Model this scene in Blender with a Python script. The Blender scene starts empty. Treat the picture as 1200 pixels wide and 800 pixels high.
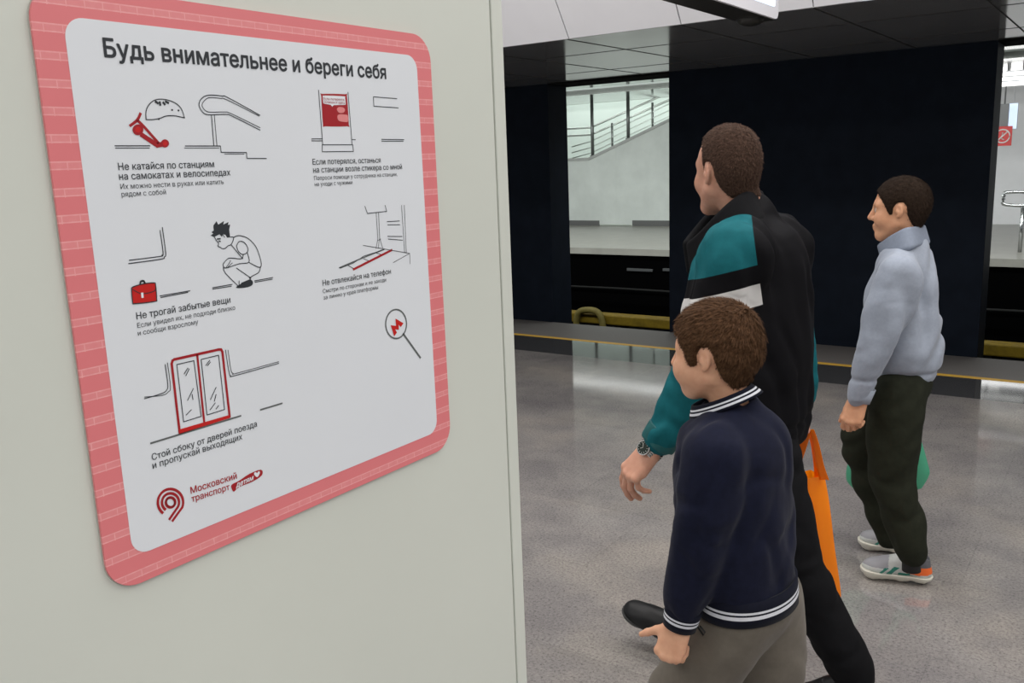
import bpy, bmesh, math, random
import numpy as np
from mathutils import Vector, Matrix, Euler
from mathutils.geometry import tessellate_polygon, delaunay_2d_cdt

random.seed(7)
rng = np.random.default_rng(7)
SC = bpy.context.scene
COL = SC.collection

# ------------------------------------------------------------------ camera
CAM_H = 1.68
FPX, YAW, PITCH, ROLL = 1040.46, -0.616384, 0.198639, -0.0381847
_cy, _sy = math.cos(YAW), math.sin(YAW)
FW = np.array([_sy*math.cos(PITCH), _cy*math.cos(PITCH), -math.sin(PITCH)])
_r0 = np.array([_cy, -_sy, 0.0]); _u0 = np.cross(_r0, FW)
RT = math.cos(ROLL)*_r0 + math.sin(ROLL)*_u0
UP = -math.sin(ROLL)*_r0 + math.cos(ROLL)*_u0
CC = np.array([0.0, 0.0, CAM_H])
cam_d = bpy.data.cameras.new('camera'); cam = bpy.data.objects.new('camera', cam_d); COL.objects.link(cam)
cam_d.sensor_width = 36.0; cam_d.lens = FPX/1200*36.0; cam_d.clip_start = 0.02; cam_d.clip_end = 200
m = Matrix(((RT[0], UP[0], -FW[0], 0), (RT[1], UP[1], -FW[1], 0), (RT[2], UP[2], -FW[2], CAM_H), (0, 0, 0, 1)))
cam.matrix_world = m
SC.camera = cam

# ------------------------------------------------------------------ light and exposure
SC.view_settings.view_transform = 'Standard'; SC.view_settings.look = 'None'
SC.view_settings.gamma = 1.0; SC.view_settings.use_curve_mapping = False
SC.view_settings.exposure = 0.0
world = bpy.data.worlds.new('world'); SC.world = world; world.use_nodes = True
world.node_tree.nodes['Background'].inputs[0].default_value = (0.93, 0.97, 1.0, 1)
world.node_tree.nodes['Background'].inputs[1].default_value = 0.36
def area(name, loc, rot, sx, sy, power, col=(1, .97, .93)):
    d = bpy.data.lights.new(name, 'AREA'); d.shape = 'RECTANGLE'; d.size = sx; d.size_y = sy; d.energy = power; d.color = col
    o = bpy.data.objects.new(name, d); COL.objects.link(o); o.location = loc; o.rotation_euler = rot; return o
# rows of lamps along the hall ceiling, then added wall fills and the lamps of the hall across the tracks
area('hall_lamp_row', (-.5, 2.0, 3.85), (0, 0, 0), 10.0, 0.5, 175)
area('hall_lamp_row', (-.5, 3.75, 3.85), (0, 0, 0), 10.0, 0.4, 140)
area('hall_lamp_row', (-.5, -1.5, 3.85), (0, 0, 0), 10.0, 0.8, 215)
area('far_wall_fill', (-8, 9.2, 3.0), (math.radians(38), 0, 0), 16.0, 0.4, 480, (.95, 1, .96))  # added fill, hidden behind the header, to brighten the far stair wall
area('far_wall_fill', (-6, 13.4, 3.05), (math.radians(40), 0, 0), 20.0, 0.35, 560, (.95, 1, .96))  # second added fill, tilted at the far wall and kept out of view
area('far_trough_lamp', (-9, 16.85, 3.34), (0, 0, 0), 9.0, 1.45, 62, (.96, 1, .98))
area('far_trough_lamp', (0, 16.85, 3.34), (0, 0, 0), 4.0, .10, 18, (1, .98, 1))
area('far_stair_lamp', (-11, 22.3, 4.7), (0, 0, 0), 10.0, 1.6, 200, (.93, 1, .95))

# ------------------------------------------------------------------ px helpers (camera calibration -> metres)
def ray(x, y): return FW + (x-600)/FPX*RT - (y-400)/FPX*UP
def on_y(x, y, Y): d = ray(x, y); return CC + d*(Y/d[1])
def on_x(x, y, X): d = ray(x, y); return CC + d*(X/d[0])
def on_z(x, y, Z=0.0): d = ray(x, y); return CC + d*((Z-CAM_H)/d[2])

# ------------------------------------------------------------------ materials
MATS = {}
def mat(name, col, rough=.5, metal=0.0, spec=.5, emit=None, estr=0.0, sheen=0.0, sss=0.0, alpha=1.0, trans=0.0, coat=0.0):
    if name in MATS: return MATS[name]
    M = bpy.data.materials.new(name); M.use_nodes = True
    b = M.node_tree.nodes['Principled BSDF']; I = b.inputs
    I['Base Color'].default_value = (*col, 1); I['Roughness'].default_value = rough; I['Metallic'].default_value = metal
    I['Specular IOR Level'].default_value = spec
    if emit: I['Emission Color'].default_value = (*emit, 1); I['Emission Strength'].default_value = estr
    if sheen: I['Sheen Weight'].default_value = sheen; I['Sheen Roughness'].default_value = .4
    if sss: I['Subsurface Weight'].default_value = sss; I['Subsurface Radius'].default_value = (.012, .004, .002); I['Subsurface Scale'].default_value = 1.0
    if coat: I['Coat Weight'].default_value = coat; I['Coat Roughness'].default_value = .05
    I['Alpha'].default_value = alpha; I['Transmission Weight'].default_value = trans
    MATS[name] = M; return M
def N(M, t, **kw):
    n = M.node_tree.nodes.new(t)
    for k, v in kw.items(): setattr(n, k, v)
    return n
def L(M, a, b): M.node_tree.links.new(a, b)
def bsdf(M): return M.node_tree.nodes['Principled BSDF']
def noise_node(M, scale, detail=4, rough=.6, coord='Object', vec_scale=None):
    tc = N(M, 'ShaderNodeTexCoord'); n = N(M, 'ShaderNodeTexNoise')
    n.inputs['Scale'].default_value = scale; n.inputs['Detail'].default_value = detail; n.inputs['Roughness'].default_value = rough
    if vec_scale:
        mp = N(M, 'ShaderNodeMapping'); mp.inputs['Scale'].default_value = vec_scale; L(M, tc.outputs[coord], mp.inputs[0]); L(M, mp.outputs[0], n.inputs['Vector'])
    else: L(M, tc.outputs[coord], n.inputs['Vector'])
    return n
def ramp(M, src, stops, interp='LINEAR'):
    r = N(M, 'ShaderNodeValToRGB'); r.color_ramp.interpolation = interp
    e = r.color_ramp.elements
    while len(e) < len(stops): e.new(.5)
    for i, (p, c) in enumerate(stops): e[i].position = p; e[i].color = (*c, 1)
    L(M, src, r.inputs[0]); return r
def vary(M, col, amt=.12, scale=30, detail=3, bump=0.0, bscale=None, vec_scale=None):
    n = noise_node(M, scale, detail, vec_scale=vec_scale)
    lo = tuple(c*(1-amt) for c in col); hi = tuple(min(1, c*(1+amt)) for c in col)
    r = ramp(M, n.outputs['Fac'], [(.3, lo), (.7, hi)]); L(M, r.outputs[0], bsdf(M).inputs['Base Color'])
    if bump:
        n2 = noise_node(M, bscale or scale*4, 3, vec_scale=vec_scale); bp = N(M, 'ShaderNodeBump'); bp.inputs['Strength'].default_value = bump; bp.inputs['Distance'].default_value = .002
        L(M, n2.outputs['Fac'], bp.inputs['Height']); L(M, bp.outputs[0], bsdf(M).inputs['Normal'])
    return M
def attr_pattern(M, name, stops, scale=1.0, offset=0.0, rough=None):
    """colour follows a distance attribute stored on the mesh (stripe layout of the cloth)"""
    a = N(M, 'ShaderNodeAttribute', attribute_name=name); mp = N(M, 'ShaderNodeMath', operation='MULTIPLY_ADD')
    mp.inputs[1].default_value = scale; mp.inputs[2].default_value = offset
    L(M, a.outputs['Fac'], mp.inputs[0]); r = ramp(M, mp.outputs[0], stops, 'CONSTANT'); L(M, r.outputs[0], bsdf(M).inputs['Base Color']); return r

# ------------------------------------------------------------------ object helpers
def link_mesh(name, me, mats, parent=None, smooth=False):
    for mm in (mats if isinstance(mats, (list, tuple)) else [mats]): me.materials.append(mm)
    if smooth: me.polygons.foreach_set('use_smooth', [True]*len(me.polygons))
    o = bpy.data.objects.new(name, me); COL.objects.link(o)
    if parent is not None:
        o.parent = parent
        o.matrix_parent_inverse = Matrix.Translation(parent_world(parent)).inverted()
    return o
def parent_world(p):
    v = Vector(p.location)
    q = p.parent
    while q is not None:
        v = v  # parents carry inverse offsets, so a part's own world offset is its location
        break
    return v
def from_bm(name, bm, mats, parent=None, smooth=False):
    me = bpy.data.meshes.new(name); bm.normal_update(); bm.to_mesh(me); bm.free()
    return link_mesh(name, me, mats, parent, smooth)
def tag(o, label=None, cat=None, group=None, kind=None):
    if label: o['label'] = label
    if cat: o['category'] = cat
    if group: o['group'] = group
    if kind: o['kind'] = kind
    return o
def empty(name, loc, label, cat, group=None):
    o = bpy.data.objects.new(name, None); COL.objects.link(o); o.location = Vector([float(v) for v in loc]); o.empty_display_size = .1
    return tag(o, label, cat, group)
def box(bm, lo, hi, bev=0.0, mi=0):
    r = bmesh.ops.create_cube(bm, size=1.0)['verts']
    for v in r: v.co = Vector((lo[i]+(v.co[i]+.5)*(hi[i]-lo[i]) for i in range(3)))
    fs = set(f for v in r for f in v.link_faces)
    for f in fs: f.material_index = mi
    if bev > 0:
        es = list(set(e for v in r for e in v.link_edges))
        bmesh.ops.bevel(bm, geom=es, offset=bev, segments=2, affect='EDGES', profile=.5)
def tube(bm, pts, rad, seg=10, mi=0, closed=False):
    pts = [Vector([float(c) for c in p]) for p in pts]; n = len(pts); rings = []
    rads = rad if isinstance(rad, (list, tuple)) else [rad]*n
    ref = Vector((0, 0, 1))
    for i in range(n):
        a = pts[i-1] if (i > 0 or closed) else pts[i]; b = pts[(i+1) % n] if (i < n-1 or closed) else pts[i]
        t = (b-a).normalized()
        u = ref.cross(t)
        if u.length < 1e-3: u = Vector((1, 0, 0)).cross(t)
        u.normalize(); v = t.cross(u)
        rings.append([bm.verts.new(pts[i]+rads[i]*(math.cos(2*math.pi*k/seg)*u+math.sin(2*math.pi*k/seg)*v)) for k in range(seg)])
    rg = range(n) if closed else range(n-1)
    for i in rg:
        A, B = rings[i], rings[(i+1) % n]
        for k in range(seg):
            f = bm.faces.new((A[k], A[(k+1) % seg], B[(k+1) % seg], B[k])); f.material_index = mi; f.smooth = True
    if not closed:
        f = bm.faces.new(rings[0][::-1]); f.material_index = mi; f = bm.faces.new(rings[-1]); f.material_index = mi
def cyl(bm, p, q, r, seg=16, mi=0): tube(bm, [p, q], r, seg, mi)
def struct(name, bm, mats, label=None, smooth=False, parent=None):
    o = from_bm(name, bm, mats, parent, smooth); o['kind'] = 'structure'
    if label: o['label'] = label
    return o
def BM(): return bmesh.new()

# ------------------------------------------------------------------ setting: materials
M_floor = mat('granite_floor', (.3, .29, .29), .12, spec=.9)
def _floor():
    M = M_floor; tc = N(M, 'ShaderNodeTexCoord')
    br = N(M, 'ShaderNodeTexBrick'); br.offset = .5; br.inputs['Scale'].default_value = 1.0
    br.inputs['Brick Width'].default_value = .9; br.inputs['Row Height'].default_value = .6; br.inputs['Mortar Size'].default_value = .0022; br.inputs['Mortar Smooth'].default_value = 0
    br.inputs['Color1'].default_value = (.315, .298, .288, 1); br.inputs['Color2'].default_value = (.355, .336, .324, 1); br.inputs['Mortar'].default_value = (.295, .28, .27, 1)
    L(M, tc.outputs['Object'], br.inputs['Vector'])
    n1 = noise_node(M, 1.1, 3, .55); r1 = ramp(M, n1.outputs['Fac'], [(.34, (.74, .74, .76)), (.5, (.92, .92, .92)), (.58, (1.0, .985, .95)), (.68, (1.18, 1.15, 1.08))])
    n2 = noise_node(M, 95, 4, .8); r2 = ramp(M, n2.outputs['Fac'], [(.36, (.50, .49, .50)), (.48, (.90, .89, .89)), (.58, (1.0, 1.0, 1.0)), (.70, (1.22, 1.2, 1.17))])
    n3 = noise_node(M, 3.2, 5, .7); r3 = ramp(M, n3.outputs['Fac'], [(.42, (.86, .86, .88)), (.56, (1, 1, 1))])
    cur = br.outputs['Color']
    for r in (r1, r2, r3):
        mx = N(M, 'ShaderNodeMix', data_type='RGBA', blend_type='MULTIPLY'); mx.inputs['Factor'].default_value = 1
        L(M, cur, mx.inputs['A']); L(M, r.outputs[0], mx.inputs['B']); cur = mx.outputs['Result']
    L(M, cur, bsdf(M).inputs['Base Color'])
    rr = ramp(M, n1.outputs['Fac'], [(.3, (.045,)*3), (.7, (.085,)*3)]); L(M, rr.outputs[0], bsdf(M).inputs['Roughness'])
_floor(); bsdf(M_floor).inputs['IOR'].default_value = 1.75
M_dark_band = vary(mat('polished_dark_granite', (.36, .36, .37), .05, metal=.85, spec=.7), (.36, .36, .37), .12, 90)
M_edge = vary(mat('grey_edge_granite', (.16, .15, .145), .55), (.16, .15, .145), .25, 120, 3)
M_yellow_line = vary(mat('yellow_paint', (.72, .43, .06), .5), (.72, .43, .06), .12, 40)
M_pylon = vary(mat('dark_pylon_panel', (.0085, .012, .0195), .45, spec=.05), (.0085, .012, .0195), .15, 6)
M_ceil = vary(mat('grey_gloss_ceiling', (.5, .5, .5), .13, metal=.66, spec=.6), (.5, .5, .5), .06, 3)
M_ceil_far = vary(mat('far_gloss_ceiling', (.24, .245, .235), .12, metal=.8, spec=.5), (.24, .245, .235), .12, 2)
M_groove = mat('groove_black', (.005, .005, .005), .9, spec=.05)
M_white_fascia = vary(mat('white_fascia', (.86, .86, .90), .5), (.86, .86, .90), .03, 2)
M_panel = vary(mat('pale_panel_paint', (.635, .66, .60), .38), (.635, .66, .60), .02, 3)
M_black = mat('track_black', (.0012, .0012, .0014), .95, spec=.01)
M_conc = vary(mat('pale_concrete', (.55, .58, .56), .6), (.55, .58, .56), .10, 1.6, 6)
M_far_white = vary(mat('far_white_wall', (.72, .78, .75), .6), (.72, .78, .75), .03, 1)
M_far_floor = vary(mat('far_floor', (.30, .29, .265), .3), (.30, .29, .265), .1, 3)
M_steel = mat('brushed_steel', (.55, .56, .57), .25, metal=1.0)
M_lamp = mat('lamp_tube', (1, 1, 1), .4, emit=(1, .99, .96), estr=1.7)
M_ochre = vary(mat('contact_rail_yellow', (.13, .085, .006), .6, spec=.2), (.13, .085, .006), .25, 8)

# ------------------------------------------------------------------ setting: geometry
bm = BM(); box(bm, (-14, -5, -.25), (9, 6.52, 0)); struct('floor', bm, M_floor)
bm = BM(); box(bm, (-14, 6.52, -.25), (9, 7.10, .0)); struct('trim_1', bm, M_dark_band, 'polished dark granite band along the platform edge')
bm = BM(); box(bm, (-14, 7.10, -.25), (9, 7.165, .0008)); struct('trim_2', bm, M_yellow_line, 'yellow safety line along the platform')
bm = BM(); box(bm, (-14, 7.165, -.25), (9, 7.85, .0)); struct('trim_3', bm, M_edge, 'grey granite platform edge strip')
bm = BM(); box(bm, (-14, 7.75, -1.6), (9, 7.844, -.25)); struct('wall_platform_side', bm, M_black)
bm = BM(); box(bm, (-40, 8.2, -1.7), (14, 15.05, -1.45)); struct('floor_track_bed', bm, M_black)
bm = BM(); box(bm, (-40, 15.05, -1.6), (14, 15.3, -.12)); struct('wall_far_platform_side', bm, M_black)
bm = BM(); box(bm, (-40, 15.0, -.12), (14, 20.3, 0)); box(bm, (-40, 20.3, -.12), (14, 24, 0)); struct('floor_far', bm, M_far_floor)
# pylons
PX = [(-12.2, -9.6), (-8.25, -5.003), (-3.668, -.972), (.6, 3.3)]
Pz = 2.446; PYN, PYF = 7.845, 8.215
for k, (a, b) in enumerate(PX):
    bm = BM(); box(bm, (a, PYN, -1.45), (b, PYF, Pz), .004)
    struct('pylon', bm, M_pylon, ['dark pylon at far end', 'dark pylon left of the narrow opening', 'wide dark pylon behind the people', 'dark pylon beyond the right edge'][k])
FY = 5.145
# ceiling over the platform edge, with joints, and dark beam
bm = BM(); box(bm, (-14, FY, Pz), (9, 8.25, Pz+.12)); struct('ceiling_platform', bm, M_ceil)
bm = BM()
for yy in (5.95, 7.15): box(bm, (-14, yy, Pz-.002), (9, yy+.007, Pz+.004))
for k in range(28):
    x = -3.125+.785*(k-13); box(bm, (x, FY+.01, Pz-.0022), (x+.009, 7.84, Pz+.004))
struct('trim_4', bm, mat('joint_grey', (.03, .03, .03), .7, spec=.1), 'dark joints between ceiling panels')
bm = BM(); box(bm, (-14, PYN+.004, Pz-.012), (9, 8.30, Pz+.1)); struct('trim_5', bm, M_groove, 'black soffit strip above the openings')
# sloped white fascia up to the hall ceiling
bm = BM()
c, s = math.cos(math.radians(125)), math.sin(math.radians(125)); T = 1.79
def fas(x0, x1, t0, t1, off, mi=0):
    n = Vector((0, -s, c))
    vs = []
    for o in (off, off-.03):
        for x in (x0, x1):
            for t in (t0, t1): vs.append(bm.verts.new(Vector((x, FY+c*t, Pz+s*t))+n*o))
    for q in ((0, 1, 3, 2), (4, 6, 7, 5), (0, 4, 5, 1), (2, 3, 7, 6), (0, 2, 6, 4), (1, 5, 7, 3)): bm.faces.new([vs[i] for i in q]).material_index = mi
jx = [-3.104+.779*k for k in range(-14, 16)]
for a, b in zip(jx[:-1], jx[1:]): fas(a+.004, b-.004, .003, T, 0)
fas(-14, 9, .0, T, -.012, 1)
bmesh.ops.recalc_face_normals(bm, faces=bm.faces)
struct('wall_fascia', bm, [M_white_fascia, M_groove])
bm = BM(); box(bm, (-14, -5, 3.9), (9, 4.17, 4.0)); struct('ceiling', bm, M_white_fascia)
# ceiling above the tracks and the far hall
bm = BM(); box(bm, (-40, 8.26, 3.09), (14, 16.05, 3.2)); box(bm, (-40, 17.7, 3.09), (14, 20.4, 3.2));  box(bm, (-5.75, 20.5, 3.09), (14, 23.8, 3.2)); struct('ceiling_track', bm, M_ceil_far)
bm = BM(); box(bm, (-40, 16.0, 3.095), (14, 16.045, 3.36)); box(bm, (-40, 17.705, 3.095), (14, 17.75, 3.36)); box(bm, (-40, 16.0, 3.36), (14, 17.75, 3.4)); struct('ceiling_trough', bm, M_far_white)
bm = BM(); box(bm, (-40, 8.22, Pz+.12), (14, 8.28, 3.15)); struct('wall_track_header', bm, M_groove)
bm = BM(); box(bm, (-40, 20.4, 3.09), (14, 20.5, 5.0)); box(bm, (-40, 20.4, 4.95), (14, 24, 5.05)); struct('ceiling_far', bm, M_far_white)
bm = BM(); box(bm, (-40, 23.8, -.2), (14, 24.0, 5.0)); struct('wall_far', bm, M_far_white)
# concrete stair wall across the tracks
bm = BM()
prof = [(-20, .03), (-5.6, .03), (-5.6, 3.91), (-6.2, 3.74), (-11.68, 1.68), (-20, 1.68)]
vv = [[bm.verts.new((x, Y, z)) for x, z in prof] for Y in (20.2, 20.35)]
bm.faces.new(vv[0]); bm.faces.new(vv[1][::-1])
for i in range(len(prof)): bm.faces.new((vv[0][i-1], vv[0][i], vv[1][i], vv[1][i-1]))
bmesh.ops.recalc_face_normals(bm, faces=bm.faces)
box(bm, (-10.902, 20.196, .03), (-10.888, 20.2, 1.95))
struct('wall_stair', bm, M_conc, 'pale concrete side wall of the far stair')
bm = BM(); sl = (3.74-1.68)/(11.68-6.2)
for (x0, z0, x1, z1) in ((-20, 1.68, -11.68, 1.68), (-11.68, 1.68, -6.2, 3.74)):
    vs = [bm.verts.new(p) for p in ((x0, 20.17, z0-.02), (x1, 20.17, z1-.02), (x1, 20.17, z1+.05), (x0, 20.17, z0+.05), (x0, 20.4, z0-.02), (x1, 20.4, z1-.02), (x1, 20.4, z1+.05), (x0, 20.4, z0+.05))]
    for q in ((0, 1, 2, 3), (7, 6, 5, 4), (3, 2, 6, 7), (0, 4, 5, 1), (0, 3, 7, 4), (1, 5, 6, 2)): bm.faces.new([vs[i] for i in q])
bmesh.ops.recalc_face_normals(bm, faces=bm.faces)
struct('trim_6', bm, vary(mat('stringer_grey', (.35, .36, .35), .5), (.35, .36, .35), .1, 4), 'grey coping along the far stair')
bm = BM(); box(bm, (-12.9, 20.19, .0), (-11.4, 20.21, .13)); box(bm, (-10.45, 20.19, 0), (-9.0, 20.21, .14)); struct('far_slot_shade', bm, mat('painted_slot_shade', (.1, .1, .1), .6))  # dark boxes painted as the shade of the slot under the stair wall
# far hall behind the right-hand opening: white wall panels
bm = BM(); box(bm, (-5.6, 21.6, 0), (6, 21.75, 3.9)); struct('wall_far_hall', bm, vary(mat('far_hall_wall', (.80, .79, .82), .5), (.80, .79, .82), .04, 2))
# panel wall on the left with its edge trim
PXX = -.7125
bm = BM(); box(bm, (PXX-.22, -1.2, 0), (PXX, .984, 3.2), .001); struct('wall_left', bm, M_panel, 'pale grey-green painted panel wall carrying the poster')
bm = BM(); box(bm, (PXX-.22, .984, 0), (PXX-.004, .9875, 3.2)); struct('trim_7', bm, mat('groove_olive', (.05, .06, .035), .7))
bm = BM(); box(bm, (PXX-.22, .9875, 0), (PXX, 1.012, 3.2), .0015); struct('trim_8', bm, M_panel, 'pale edge strip of the panel wall')
# ------------------------------------------------------------------ poster on the panel wall
def ink(name, col): return mat(name, col, .42, spec=.4)
INK_K = ink('ink_black', (.026, .030, .036)); INK_R = ink('ink_red', (.36, .010, .016)); INK_RB = ink('ink_bright_red', (.55, .012, .010))
INK_W = ink('ink_white', (.80, .82, .86)); INK_P = ink('ink_pink', (.75, .25, .25)); INK_G = ink('ink_grey', (.12, .13, .13))
PY0, PY1, PZ0, PZ1 = .379, .8545, 1.322, 1.831
XF = PXX + .0040           # printed face
poster = empty('safety_poster', (PXX, .6, 1.32), 'pink-bordered child safety poster in Russian on the pale panel wall', 'poster')
def rrect(y0, y1, z0, z1, r, n=8):
    P = []
    for cy, cz, a0 in ((y1-r, z1-r, 0), (y0+r, z1-r, 90), (y0+r, z0+r, 180), (y1-r, z0+r, 270)):
        for i in range(n+1):
            a = math.radians(a0+90*i/n); P.append((cy+r*math.cos(a), cz+r*math.sin(a)))
    return P
def slab(bm, P, x0, x1, mi=0):
    A = [bm.verts.new((x1, y, z)) for y, z in P]; B = [bm.verts.new((x0, y, z)) for y, z in P]
    f = bm.faces.new(A); f.material_index = mi; f = bm.faces.new(B[::-1]); f.material_index = mi
    for i in range(len(P)):
        f = bm.faces.new((A[i-1], B[i-1], B[i], A[i])); f.material_index = mi
M_pink = mat('poster_pink', (.54, .145, .155), .4)
def _pink():
    M = M_pink; tc = N(M, 'ShaderNodeTexCoord'); sp = N(M, 'ShaderNodeSeparateXYZ'); L(M, tc.outputs['Object'], sp.inputs[0])
    def mth(op, a, b=None, c=None):
        n = N(M, 'ShaderNodeMath', operation=op)
        for i, v in enumerate((a, b, c)):
            if v is None: continue
            if isinstance(v, (int, float)): n.inputs[i].default_value = v
            else: L(M, v, n.inputs[i])
        return n.outputs[0]
    per, gap, lw = .02115, .0063, .0011
    zz = mth('FLOORED_MODULO', mth('SUBTRACT', 1.8002, sp.outputs['Z']), per)
    l1 = mth('LESS_THAN', mth('ABSOLUTE', mth('SUBTRACT', zz, lw/2)), lw/2)
    l2 = mth('LESS_THAN', mth('ABSOLUTE', mth('SUBTRACT', zz, gap)), lw/2)
    row = mth('FLOOR', mth('DIVIDE', mth('SUBTRACT', 1.8002, sp.outputs['Z']), per))
    yy = mth('FLOORED_MODULO', mth('ADD', sp.outputs['Y'], mth('MULTIPLY', row, .0053)), .0155)
    tk = mth('MULTIPLY', mth('LESS_THAN', yy, .0009), mth('LESS_THAN', zz, gap+.001))
    ln = mth('MAXIMUM', mth('MAXIMUM', l1, l2), tk)
    inb = mth('MULTIPLY', mth('LESS_THAN', zz, gap), .35)
    mx = N(M, 'ShaderNodeMix', data_type='RGBA'); mx.inputs['A'].default_value = (.74, .20, .215, 1); mx.inputs['B'].default_value = (.88, .43, .43, 1)
    n = noise_node(M, 120, 2); fac = mth('MULTIPLY', mth('MAXIMUM', ln, inb), mth('MULTIPLY_ADD', n.outputs['Fac'], .9, .25))
    L(M, fac, mx.inputs['Factor']); L(M, mx.outputs['Result'], bsdf(M).inputs['Base Color'])
_pink()
bm = BM(); slab(bm, rrect(PY0, PY1, PZ0, PZ1, .030), PXX+.0006, XF-.0003)
from_bm('pink_border', bm, M_pink, poster)
bm = BM(); slab(bm, rrect(PY0-.0006, PY1+.0006, PZ0-.0006, PZ1+.0006, .0305), PXX+.0001, PXX+.0006+.0008)
from_bm('backing_board', bm, mat('board_edge', (.45, .42, .38), .6), poster)
M_sheet = vary(mat('poster_white', (.74, .77, .81), .40), (.74, .77, .81), .01, 5)
bm = BM(); slab(bm, rrect(.4045, .8285, 1.3485, 1.8065, .0165), XF-.0008, XF)
from_bm('white_field', bm, M_sheet, poster)
LAYER = [0]
def pl(p):
    w = on_x(p[0], p[1], XF); return float(w[1]), float(w[2])
def poly(bm, pts, mi=0, lift=.0002, raw=False):
    P = pts if raw else [pl(p) for p in pts]
    tris = tessellate_polygon([[Vector((y, z, 0)) for y, z in P]])
    vs = [bm.verts.new((XF+lift, y, z)) for y, z in P]
    for t in tris:
        a, b, c = [P[i] for i in t]
        if abs((b[0]-a[0])*(c[1]-a[1])-(b[1]-a[1])*(c[0]-a[0])) < 1e-12: continue
        t2 = t if (b[0]-a[0])*(c[1]-a[1])-(b[1]-a[1])*(c[0]-a[0]) > 0 else t[::-1]
        try: bm.faces.new([vs[i] for i in t2]).material_index = mi
        except ValueError: pass
def smooth_pts(pts, n=6, closed=False):
    P = [np.array(p, float) for p in pts]; out = []; k = len(P)
    rngi = range(k) if closed else range(k-1)
    for i in rngi:
        p0 = P[i-1] if (i > 0 or closed) else P[i]; p1 = P[i]; p2 = P[(i+1) % k]; p3 = P[(i+2) % k] if (i+2 < k or closed) else p2
        for j in range(n):
            t = j/n; out.append(.5*((2*p1)+(-p0+p2)*t+(2*p0-5*p1+4*p2-p3)*t*t+(-p0+3*p1-3*p2+p3)*t**3))
    if not closed: out.append(P[-1])
    return [tuple(p) for p in out]
def stroke(bm, pts, w=1.0, mi=0, lift=.0003, closed=False, sm=0, raw=False):
    """ink line; w in millimetres"""
    if sm: pts = smooth_pts(pts, sm, closed)
    P = [np.array(p if raw else pl(p)) for p in pts]; n = len(P); hw = w*.0005; K = 0
    for i in range(n if closed else n-1):
        A, B = P[i], P[(i+1) % n]; t = B-A; ln = np.linalg.norm(t)
        if ln < 1e-7: continue
        t = t/ln; nn = np.array([-t[1], t[0]]); ex = t*hw*.6; lf = XF+lift+(i % 2)*8e-6
        q = [A-ex+nn*hw, A-ex-nn*hw, B+ex-nn*hw, B+ex+nn*hw]
        bm.faces.new([bm.verts.new((lf, *c)) for c in q]).material_index = mi
def text_mesh(body, bold):
    """outline loops of the lettering, each outer loop filled with the holes that lie in it"""
    cu = bpy.data.curves.new('t', 'FONT'); cu.body = body; cu.size = 1.0; cu.fill_mode = 'NONE'; cu.resolution_u = 4
    o = bpy.data.objects.new('t', cu); COL.objects.link(o)
    dg = bpy.context.evaluated_depsgraph_get(); me = bpy.data.meshes.new_from_object(o.evaluated_get(dg))
    bpy.data.objects.remove(o); bpy.data.curves.remove(cu)
    P = [(v.co.x, v.co.y) for v in me.vertices]; nxt = {}
    for e in me.edges:
        a, b = e.vertices; nxt.setdefault(a, []).append(b); nxt.setdefault(b, []).append(a)
    bpy.data.meshes.remove(me); seen = set(); loops = []
    for s in range(len(P)):
        if s in seen or s not in nxt: continue
        lp = [s]; seen.add(s); c = s+1 if s+1 in nxt[s] else nxt[s][0]
        while c not in seen:
            lp.append(c); seen.add(c); f = [k for k in nxt[c] if k not in seen]
            if not f: break
            c = f[0]
        if len(lp) > 2: loops.append(lp)
    edges = [(l[i-1], l[i]) for l in loops for i in range(len(l))]
    vo, eo, fo = delaunay_2d_cdt([Vector(p) for p in P], edges, [], 0, 1e-6)[:3]
    vo = np.array([tuple(v) for v in vo]); E0 = np.array([P[a] for a, b in edges]); E1 = np.array([P[b] for a, b in edges]); fs = []
    for f in fo:
        c = vo[list(f)].mean(0); up = (E0[:, 1] <= c[1]) & (E1[:, 1] > c[1]); dn = (E0[:, 1] > c[1]) & (E1[:, 1] <= c[1])
        cr = (E1[:, 0]-E0[:, 0])*(c[1]-E0[:, 1])-(c[0]-E0[:, 0])*(E1[:, 1]-E0[:, 1])
        if int((up & (cr > 0)).sum())-int((dn & (cr < 0)).sum()) != 0: fs.append(tuple(f))
    return vo, fs
def put_text(bm, body, s, e, cap=None, bold=.0, mi=0, lift=.0003, slant=0.0):
    co, fs = text_mesh(body, 0)
    y0, z0 = pl(s); y1, z1 = pl(e); dz = (z1-z0)/(y1-y0)
    zc = z0
    if abs(dz) < .03: dz = 0; zc = (z0+z1)/2
    mn, mx = co[:, 0].min(), co[:, 0].max(); k = (y1-y0)/(mx-mn); kz = k
    if cap: kz = cap*.001/.72
    offs = [(0, 0)] if not bold else [(bold*k*math.cos(a), bold*k*math.sin(a)) for a in np.linspace(0, 6.283, 9)[:-1]]
    for io, (oy, oz) in enumerate(offs):
        vs = [bm.verts.new((XF+lift+io*1.2e-5, y0+(c[0]-mn)*k+slant*c[1]*kz+oy, zc+c[1]*kz+dz*(c[0]-mn)*k+oz)) for c in co]
        for f in fs:
            try: bm.faces.new([vs[i] for i in f]).material_index = mi
            except ValueError: pass
def fix_normals(bm):
    for f in bm.faces:
        f.normal_update()
        if f.normal.x < 0: f.normal_flip()
def part(name, bm, mats, parent=None):
    fix_normals(bm); return from_bm(name, bm, mats, parent or poster)
bm = BM(); put_text(bm, 'Будь внимательнее и береги себя', (122.5, 65), (452.4, 93.5), None, .023); part('headline', bm, INK_K)
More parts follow.
